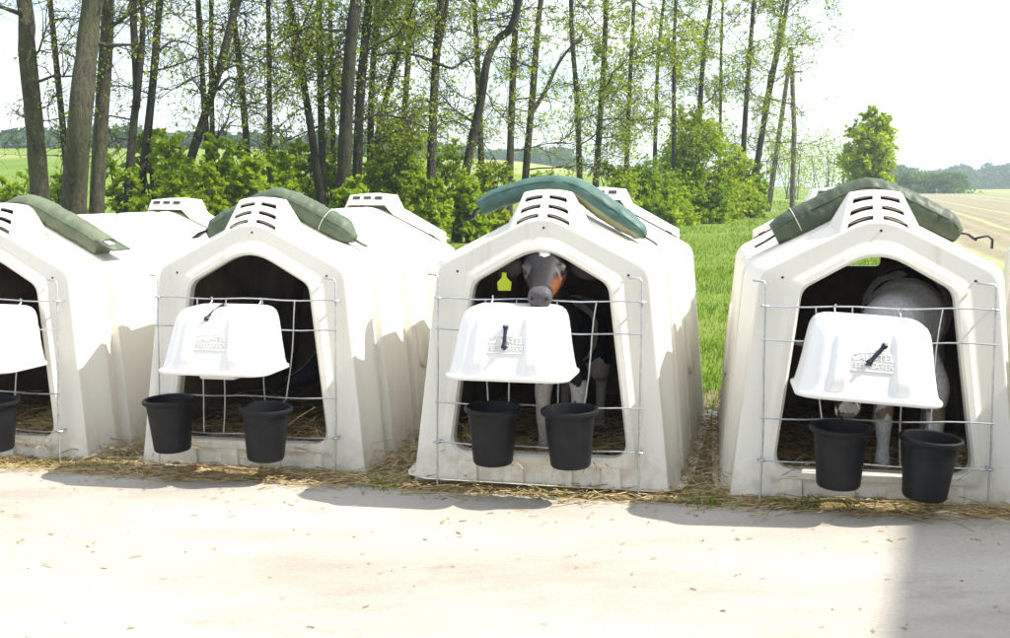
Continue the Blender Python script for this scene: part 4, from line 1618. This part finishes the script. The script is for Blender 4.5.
T = [
 (22, [(40, 195), (34, 120), (27, 50), (24, 0)], 20, 'stout mossy trunk standing nearest the left edge', dict(bmat='barkA', leaves=1.1)),
 (21, [(74, 200), (80, 120), (88, 40), (93, 0)], 27, 'thickest grey trunk with a knot, leaning right behind the leftmost hutch', dict(bmat='barkA', leaves=.7, zlow=3.4)),
 (22.6, [(97, 200), (102, 110), (108, 0)], 16, 'brown speckled trunk right against the thickest grey one', dict(bmat='barkA', leaves=.6, zlow=3.4)),
 (28, [(65, 150), (58, 80), (50, 0)], 8, 'slim trunk seen between the two stoutest trunks at the left', dict(leaves=.8)),
 (25, [(128, 195), (134, 120), (137, 90), (133, 0)], 10, 'forked slender tree with twin stems, left of the dense green shrubs', dict(extra=[([(136, 104, 0), (140, 70, 0), (143, 30, .1), (142, 0, .1), (141, -60, .1)], 8)])),
 (26, [(141, 190), (148, 130), (155, 60), (160, 0)], 10, 'slender tree leaning right beside the forked twin stems', dict(extra=[([(156, 55, 0), (170, 42, .2), (184, 42, .4), (199, 50, .6)], 3)])),
 (27, [(209, 165), (204, 100), (198, 0)], 7, 'thin tree leaning left that crosses the strongly slanted trunk', dict()),
 (28.5, [(213, 165), (211, 60), (211, 0)], 6, 'thin upright tree just behind the strongly slanted trunk', dict(leaves=.7)),
 (26, [(187, 175), (204, 118), (222, 60), (238, 0)], 11, 'strongly right slanted trunk above the second hutch', dict(extra=[([(218, 90, 0), (226, 80, 0), (233, 78, .1), (238, 84, .2)], 4)])),
 (30, [(247, 150), (241, 80), (234, 20), (231, -10)], 8, 'dark bare tree leaning left, right of the strongly slanted trunk', dict(leaves=.6)),
 (30, [(270, 155), (269, 60), (268, 0)], 7, 'straight lone pole-thin tree rising above the second hutch vents', dict(leaves=.7)),
 (28, [(320, 195), (308, 110), (296, 40), (289, 0)], 9, 'left leaning tree whose foot meets a straight trunk, above the second bag', dict(leaves=1.5, nl=20)),
 (28.8, [(323, 195), (321, 100), (319, 0)], 9, 'straight dark tree rising from the foot of the left leaning one', dict(leaves=1.6, nl=20)),
 (32, [(334, 190), (332, 80), (330, 0)], 6, 'thin straight tree left of the dark trunk cluster', dict(leaves=1.7, nl=20)),
 (27, [(343, 198), (347, 100), (352, 30), (356, 0)], 15, 'thickest dark trunk of the cluster left of the bright green bush', dict(leaves=1.8, nl=22)),
 (28.2, [(357, 190), (360, 100), (365, 40), (369, 0)], 12, 'second dark trunk of the cluster left of the bright green bush', dict(leaves=1.9, nl=22)),
 (30, [(370, 170), (372, 80), (378, 0)], 8, 'rightmost slim trunk of the cluster behind the bright green bush', dict(leaves=1.9, nl=22)),
 (32, [(376, 145), (392, 75), (408, 10), (414, -15)], 8, 'slanting pale trunk rising right out of the bright green bush', dict(leaves=1.6, nl=20)),
 (33, [(403, 140), (408, 60), (410, 0)], 8, 'upright trunk above the right side of the bright green bush', dict(leaves=1.6, nl=20)),
 (29, [(430, 215), (433, 120), (436, 60), (441, 0)], 11, 'dark upright tree with a forked top and long bare side limb', dict(extra=[([(436, 55, 0), (442, 30, 0), (447, 0, .1), (449, -60, .1)], 7), ([(436, 62, 0), (415, 55, -.1), (395, 53, -.2), (372, 56, -.4)], 3.5), ([(436, 62, 0), (452, 68, .2), (466, 60, .4), (482, 54, .5)], 3.5)])),
 (30, [(459, 215), (470, 150), (481, 100), (487, 62), (497, 40), (511, 27), (522, -10)], 11, 'crooked dark tree leaning right with a kinked top, left of the teal bag', dict(leaves=.9)),
 (34, [(482, 190), (479, 100), (474, 0)], 8, 'thin tree crossing behind the crooked kinked trunk', dict()),
 (34.5, [(509, 195), (512, 100), (516, 0)], 9, 'upright mossy tree directly above the teal bag', dict(leaves=1.3)),
 (35.5, [(526, 170), (533, 90), (541, 0)], 9, 'tree right of the mossy one with a slanting fork to the right', dict(extra=[([(532, 112, 0), (545, 92, .2), (557, 66, .4), (570, 48, .6), (583, 40, .8)], 5)])),
 (39, [(580, 190), (577, 100), (573, 50), (571, 0)], 7, 'leaning thin tree above the rear vent of the black calf hutch', dict(leaves=1.1)),
 (39.5, [(595, 195), (600, 120), (604, 60), (606, 0)], 8, 'leafy tree left of the tallest shrub with a dark trunk', dict(leaves=2.2, nl=22)),
 (41, [(626, 180), (630, 80), (634, 0)], 6, 'dense yellow green tree just left of the tallest shrub', dict(leaves=2.6, nl=24, spread=1.1)),
 (46, [(655, 150), (658, 60), (664, 0)], 5, 'thin tree rising behind the left part of the tallest shrub', dict(leaves=1.8, nl=20)),
 (45, [(674, 150), (674, 60), (676, 0)], 6, 'dark straight tree rising out of the tallest shrub', dict(leaves=1.2)),
 (47, [(698, 150), (703, 60), (711, 0)], 7, 'dark right leaning tree behind the tallest shrub', dict(leaves=1.3)),
 (50, [(720, 150), (721, 60), (723, 0)], 4, 'very thin straight tree between two darker trees left of the poles', dict(leaves=1.4)),
 (48, [(742, 175), (747, 90), (754, 0)], 7, 'dark tree second to the left of the wooden power poles', dict(leaves=1.4)),
 (50, [(755, 178), (768, 100), (788, 0)], 8, 'right leaning tree whose crown spreads over the wooden power poles', dict(leaves=.9, nl=22, spread=1.25)),
 (51, [(757, 170), (766, 100), (776, 50), (782, 10)], 5, 'thin stem just left of the right leaning tree by the poles', dict(leaves=.9)),
]
for k, (D, px, w, lab, kw) in enumerate(T):
    if k < 11:
        kw['leaves'] = kw.get('leaves', 1.0) * .5
    tree(D, px, w, lab, seed=k, **kw)

# ------------------------------------------------------------------ shrubs
def shrub(u, vtop, wpx, D, label, n=5200, lmat='leafB', lsize=.050, seed=0, name='shrub', lumps=14, zb=0.0, narrow=.6):
    rng = random.Random(500 + seed)
    top = at(u, vtop, D)
    g = gz(top.x, D)
    H = max(.8, top.z - g)
    W_ = wpx / F * D / 2
    root = empty(name, (top.x, D, g))
    C = []
    st = MB()
    lum = []
    for k in range(lumps):
        f = (k + .5) / lumps
        z = lerp(.12, .90, f) * H
        prof = math.sqrt(max(.05, 1 - ((f - narrow * .6) / .85) ** 2))
        if name == 'field_tree':
            prof = .22 if f < .25 else math.sqrt(max(.06, 1 - ((f - .62) / .42) ** 2))
        a = rng.uniform(0, 6.283); rr = W_ * prof * rng.uniform(.15, .75)
        c = Vector((math.cos(a) * rr, math.sin(a) * rr * .8, z + zb))
        s = W_ * rng.uniform(.32, .55) * (1.1 - .35 * f) * (1.2 * (1 - .55 * max(0, f - .55) / .45) if name == 'field_tree' else 1)
        lum.append((c, s))
        mid = Vector((c.x * .35, c.y * .35, c.z * .55))
        st.tube([Vector((rng.gauss(0, .08), rng.gauss(0, .08), -.05)), mid, c, c + Vector((rng.gauss(0, .2), rng.gauss(0, .2), s * .7))], [.03, .022, .013, .005], 5, False)
    tot = sum(s * s for c, s in lum)
    n = int(n * 1.3)
    for c, s in lum:
        m_ = int(n * s * s / tot)
        v = NR.normal(size=(m_, 3)); v /= np.linalg.norm(v, axis=1)[:, None]
        # tufted shell: sprays grouped along random directions
        ns = max(6, m_ // 26)
        sd = NR.normal(size=(ns, 3)); sd /= np.linalg.norm(sd, axis=1)[:, None]
        pick = NR.integers(0, ns, m_)
        rad = NR.uniform(.35, 1.12, m_)
        v = sd[pick] * rad[:, None] * np.repeat(NR.uniform(.70, 1.4, ns)[:, None], 1, 1)[pick] + v * .15
        pts = np.array(c) + v * s * np.array([1, 1, .85])
        C.append(pts)
    C = np.concatenate(C)
    C = C[C[:, 2] > .03]
    put('stems', st.mesh('stems', True, 0), M['twig'], root, kind='stuff')
    put('crown', leaf_mesh('crown', C, lsize * np.ones(len(C)) * (1 + (D - 20) * .012), up=.5), M[lmat], root, kind='stuff')
    tag(root, label, 'shrub' if name == 'shrub' else 'tree', 'shrubs below the alder trees' if name == 'shrub' else None)
    return root
S = [
 (14, 170, 80, 24, 'low green shrub at the left edge behind the leftmost bag', dict(n=3000, lmat='leafB')),
 (118, 148, 56, 25, 'small shrub between the brown speckled trunk and the forked tree', dict(n=3000)),
 (150, 118, 66, 27.5, 'tall loose shrub behind the forked slender tree', dict(n=4500, lmat='leafA')),
 (182, 128, 90, 25.5, 'wide green shrub at the foot of the strongly slanted trunk', dict(n=7000)),
 (228, 130, 92, 26, 'wide green shrub above the left half of the second hutch', dict(n=7000)),
 (272, 142, 82, 27, 'rounded green shrub around the straight pole-thin tree', dict(n=6000)),
 (304, 136, 66, 29.5, 'green shrub behind the left leaning tree above the second bag', dict(n=4500)),
 (355, 172, 60, 25.8, 'low shrub at the foot of the dark trunk cluster', dict(n=4500)),
 (396, 112, 92, 29.5, 'large bright lime green bush between the dark cluster and the forked dark tree', dict(n=10000, lmat='leafD')),
 (452, 136, 66, 33, 'green shrub between the forked dark tree and the crooked one', dict(n=4500)),
 (492, 160, 58, 33.5, 'loose green shrub behind the left end of the teal bag', dict(n=4200, lmat='leafA')),
 (545, 172, 66, 36.5, 'low green shrub behind the teal bag middle', dict(n=4200)),
 (612, 158, 60, 41, 'shrub below the dense yellow green tree', dict(n=5200)),
 (645, 160, 72, 43, 'broad dark green shrub just right of the black calf hutch rear vent', dict(n=7500, lmat='leafC')),
 (688, 104, 86, 46, 'tallest green shrub with a pointed top', dict(n=12000, narrow=.5, lumps=20)),
 (724, 150, 66, 46.5, 'bright green shrub between the tallest one and the poles', dict(n=7000, lmat='leafD')),
 (752, 176, 44, 49, 'dark low shrub nearest the wooden poles', dict(n=4200, lmat='leafC')),
 (668, 186, 60, 42, 'low leafy shrub at the meadow edge before the tallest one', dict(n=5200)),
 (708, 188, 56, 43.5, 'low shrub at the meadow edge, second from the poles', dict(n=5000, lmat='leafC')),
 (205, 156, 66, 24.5, 'low bright shrub right before the wide one under the slanted trunk', dict(n=4500, lmat='leafD')),
 (62, 160, 50, 26, 'small shrub seen between the two stoutest left trunks', dict(n=3000)),
 (255, 150, 60, 25, 'bright low shrub before the rounded one above the second vent', dict(n=4500, lmat='leafD')),
 (330, 142, 70, 31, 'green shrub filling the gap left of the dark trunk cluster', dict(n=5000)),
 (425, 165, 56, 28.2, 'low lime green shrub at the foot of the forked dark tree', dict(n=4200, lmat='leafD')),
 (470, 172, 56, 29.2, 'low green shrub at the foot of the crooked kinked trunk', dict(n=4200)),
 (742, 152, 52, 51, 'pale yellow green shrub behind the two dark leaning trees', dict(n=4500, lmat='leafA')),
]
for k, (u, v, w, D, lab, kw) in enumerate(S):
    shrub(u, v, w, D, lab, seed=k, **kw)

# the lone round tree in the field
rt = shrub(874, 98, 60, 72, 'lone round bright green tree in the open field at right', n=19000, lmat='leafD', seed=77, name='field_tree', lumps=34, narrow=.95, lsize=.075)
tb = MB(); Hh = 6.7
tb.tube([(0, 0, -.2), (.03, .02, 1.2), (-.05, 0, 2.6), (.02, 0, 4.2), (.0, 0, 5.6)], [.17, .13, .10, .06, .02], 9)
put('trunk', tb.mesh('trunk', True, 0), M['barkB'], rt)

# ------------------------------------------------------------------ wooden power pole with its brace and the cable
pb = at(792, 214, 56); g = gz(pb.x, 56)
pole = empty('power_pole', (pb.x, 56, g))
pt = at(791, 47, 56); H = pt.z - g
mb = MB(); mb.tube([(0, 0, -.3), (0, 0, H * .5), (pt.x - pb.x, 0, H)], [.135, .12, .10], 12)
put('post', mb.mesh('post', True, 40), M['polewood'], pole)
bb = at(767, 216, 56.2); bt = at(789.5, 62, 56)
mb = MB(); mb.tube([(bb.x - pb.x, .2, -.3), (bt.x - pb.x - .02, -.1, bt.z - g)], [.14, .10], 12)
put('brace', mb.mesh('brace', True, 40), M['polewood'], pole)
mb = MB(); mb.box((0, -.12, H - 1.15), (.55, .09, .09)); mb.box((-.02, -.02, H - .45), (.26, .30, .03))
put('crossarm', mb.mesh('crossarm', False), M['polewood'], pole)
for dx in (-.2, .2):
    mb = MB(); mb.lathe([(0, .16), (.035, .15), (.045, .10), (.03, .08), (.045, .05), (.03, .02), (.015, -.05)], 12)
    o = put('insulator', mb.mesh('insulator', True, 50), M['hood'], pole); o.location = (dx, -.12, H - 1.08)
tag(pole, 'weathered wooden power pole with a slanting brace beside the tree row', 'utility pole')
w0 = Vector((pb.x + .2, 55.88, g + H - 1.6)); w1 = Vector((pb.x + 48, 62, g + H - 1.3))
mb = MB()
mb.tube([w0.lerp(w1, t / 24) - Vector((0, 0, .9 * 4 * (t / 24) * (1 - t / 24))) for t in range(25)], .010, 5)
tag(put('power_line', mb.mesh('power_line', True, 50), M['black']), 'thin overhead cable running right from the wooden power pole', 'cable')

# ------------------------------------------------------------------ far woods and hedges
def wood(name, items, lmat, label, lsize, seed, per=900):
    """items: (u, vtop, D, width_m)"""
    rng = random.Random(seed)
    C = []; tr = MB()
    for (u, vt, D, wm) in items:
        p = at(u, vt, D); g = gz(p.x, D)
        H = max(2.0, p.z - g)
        for q in range(4):
            c = np.array([p.x + rng.gauss(0, wm * .18), D + rng.gauss(0, wm * .3), g + H * rng.uniform(.35, .82)])
            s = np.array([wm * .36, wm * .36, H * .26])
            m_ = per // 4
            v = NR.normal(size=(m_, 3)); v /= np.linalg.norm(v, axis=1)[:, None]
            C.append(c + v * s * NR.uniform(.55, 1.1, m_)[:, None])
        m_ = per // 5
        C.append(np.stack([p.x + NR.normal(0, wm * .4, m_), D + NR.normal(0, wm * .3, m_), g + NR.uniform(.0, .45, m_) * H], 1))
        xo = rng.gauss(0, wm * .25)
        tr.tube([(p.x + xo, D, g - .3), (p.x + xo + rng.gauss(0, .5), D, g + H * rng.uniform(.6, .95))], [.055, .02], 5, False)
    C = np.concatenate(C)
    me = leaf_mesh(name, C, lsize * np.ones(len(C)), up=.2, aspect=.8)
    o = put(name, me, M[lmat], kind='stuff'); o['label'] = label
    put('trunks', tr.mesh('trunks', True, 0), M['twig'], o, kind='stuff')
    return o
rw = random.Random(3)
far_r = [(u, 176 - 9 * ss(900, 985, u) - rw.uniform(0, 3.5), 420 + rw.uniform(-25, 25), 9) for u in np.arange(905, 1090, 4.2)]
wood('far_wood', far_r, 'forest', 'blue green wood along the far right horizon', .42, 1, 1100)
wood('far_wood', [(u, 171 - rw.uniform(0, 5), 300 + rw.uniform(-15, 15), 7) for u in np.arange(868, 915, 4.5)], 'forest', 'small blue green wood behind the lone round tree', .32, 2, 1100)
wood('far_hedge', [(u, 174.5 - rw.uniform(0, 2.5), 200 + rw.uniform(-6, 6), 4.5) for u in np.arange(884, 957, 4.5)], 'hedge', 'rounded green hedge across the field at right', .20, 3, 1300)
wood('far_wood', [(u, 157 - rw.uniform(0, 10), 330 + rw.uniform(-20, 20), 9) for u in np.arange(440, 575, 5)], 'forest', 'bluish wood on the hill behind the middle trees', .42, 4, 900)
wood('far_wood', [(u, 134 - rw.uniform(-4, 12) + 8 * ss(60, 330, u), 190 + rw.uniform(-15, 15), 8) for u in np.arange(-70, 440, 9)], 'forest', 'dark green wood on the hill behind the left trees', .36, 5, 900)
wood('far_wood', [(u, 138 - rw.uniform(-12, 16), 115 + rw.uniform(-9, 9), 4.2) for u in np.arange(772, 856, 4)], 'leafA', 'thin pale wood behind the power poles', .07, 6, 420)

# ------------------------------------------------------------------ unseen building right of the camera, made up to shade the lower right corner
def shade_barn():
    d = Vector((.36, .933, 0)); n = Vector((.933, -.36, 0))      # along the eave, away from the yard
    e0 = Vector((1.70 + .9 * 7.56, 4.78 - .14 * 7.56, 0))
    a, b = e0 + d * 1.2, e0 - d * 13
    root = empty('shade_barn', (a.x, a.y, gz(a.x, a.y)))
    o = root.location
    wm = simple('barn_render', (.55, .52, .46), .9, var=.12, scale=3)
    rm = simple('barn_sheet_roof', (.20, .20, .20), .6, var=.15, scale=2)
    dm = simple('barn_door_wood', (.16, .10, .06), .8, var=.25)
    gm = simple('barn_glass', (.03, .04, .05), .1, var=.1)
    ins = .35
    A, B = a + n * ins - d * .3, b + n * ins + d * .3
    Wd = 9.0
    C_, D_ = B + n * Wd, A + n * Wd
    h = 7.6
    rid = 9.9
    mb = MB()
    def V3(p, z): return (p.x - o.x, p.y - o.y, z - o.z)
    corners = [A, B, C_, D_]
    lo = [V3(p, -.1) for p in corners]; hi = [V3(p, h) for p in corners]
    mb.add(lo + hi, [(0, 4, 5, 1), (1, 5, 6, 2), (2, 6, 7, 3), (3, 7, 4, 0)])
    mA, mB_ = (A + D_) / 2, (B + C_) / 2
    mb.add([V3(A, h), V3(D_, h), V3(mA, rid)], [(0, 1, 2)]); mb.add([V3(B, h), V3(C_, h), V3(mB_, rid)], [(0, 2, 1)])
    put('wall', mb.mesh('wall', False), wm, root)
    rb = MB()
    for s in (0, 1):
        if s == 0:
            p, q = a, b
        else:
            p, q = a + n * (Wd + 2 * ins), b + n * (Wd + 2 * ins)
        m1, m2 = a + n * (Wd / 2 + ins), b + n * (Wd / 2 + ins)
        lowz, highz = 7.56, 10.02
        vs = [V3(p, lowz), V3(q, lowz), V3(m2, highz), V3(m1, highz)]
        vt = [(x, y, z + .07) for x, y, z in vs]
        rb.add(vs + vt, [(0, 1, 2, 3), (7, 6, 5, 4), (0, 4, 5, 1), (1, 5, 6, 2), (2, 6, 7, 3), (3, 7, 4, 0)])
    put('roof', rb.mesh('roof', False), rm, root)
    for k, (t, w, zb_, zt, nm, mm) in enumerate(((3.0, 1.2, 1.3, 2.2, 'window', gm), (6.0, 2.6, 0.02, 2.8, 'door', dm), (9.2, 1.2, 1.3, 2.2, 'window', gm))):
        c = A - d * t - n * .02
        mb = MB()
        rot = Matrix(((d.x, n.x, 0), (d.y, n.y, 0), (0, 0, 1)))
        mb.box((c.x - o.x, c.y - o.y, (zb_ + zt) / 2 - o.z), (w, .06, zt - zb_), rot)
        ob = put(nm, mb.mesh(nm, False), mm, root)
        if nm == 'window':
            fb = MB()
            for dz in (zb_, zt):
                fb.box((c.x - o.x - n.x * .02, c.y - o.y - n.y * .02, dz - o.z), (w + .1, .09, .08), rot)
            for sg in (-1, 0, 1):
                cc = c + d * sg * w / 2
                fb.box((cc.x - o.x - n.x * .02, cc.y - o.y - n.y * .02, (zb_ + zt) / 2 - o.z), (.07, .085, zt - zb_ - .08), rot)
            put('window_frame', fb.mesh('window_frame', False), M['hood'], ob)
    tag(root, 'made-up building out of view, added right of the yard to cast shade', 'shade_barn')
shade_barn()

# ------------------------------------------------------------------ haze
def haze():
    mb = MB(); mb.box((0, 560, 13.5), (1900, 1560, 31.0))
    m_ = bpy.data.materials.new('haze_air'); m_.use_nodes = True
    t = m_.node_tree; t.nodes.remove(t.nodes['Principled BSDF'])
    pv = t.nodes.new('ShaderNodeVolumePrincipled')
    pv.inputs['Color'].default_value = (.74, .87, 1.0, 1)
    pv.inputs['Density'].default_value = HAZE
    pv.inputs['Anisotropy'].default_value = .2
    t.links.new(pv.outputs[0], t.nodes['Material Output'].inputs['Volume'])
    put('haze', mb.mesh('haze', False), m_, kind='stuff')
HAZE = .00070
haze()
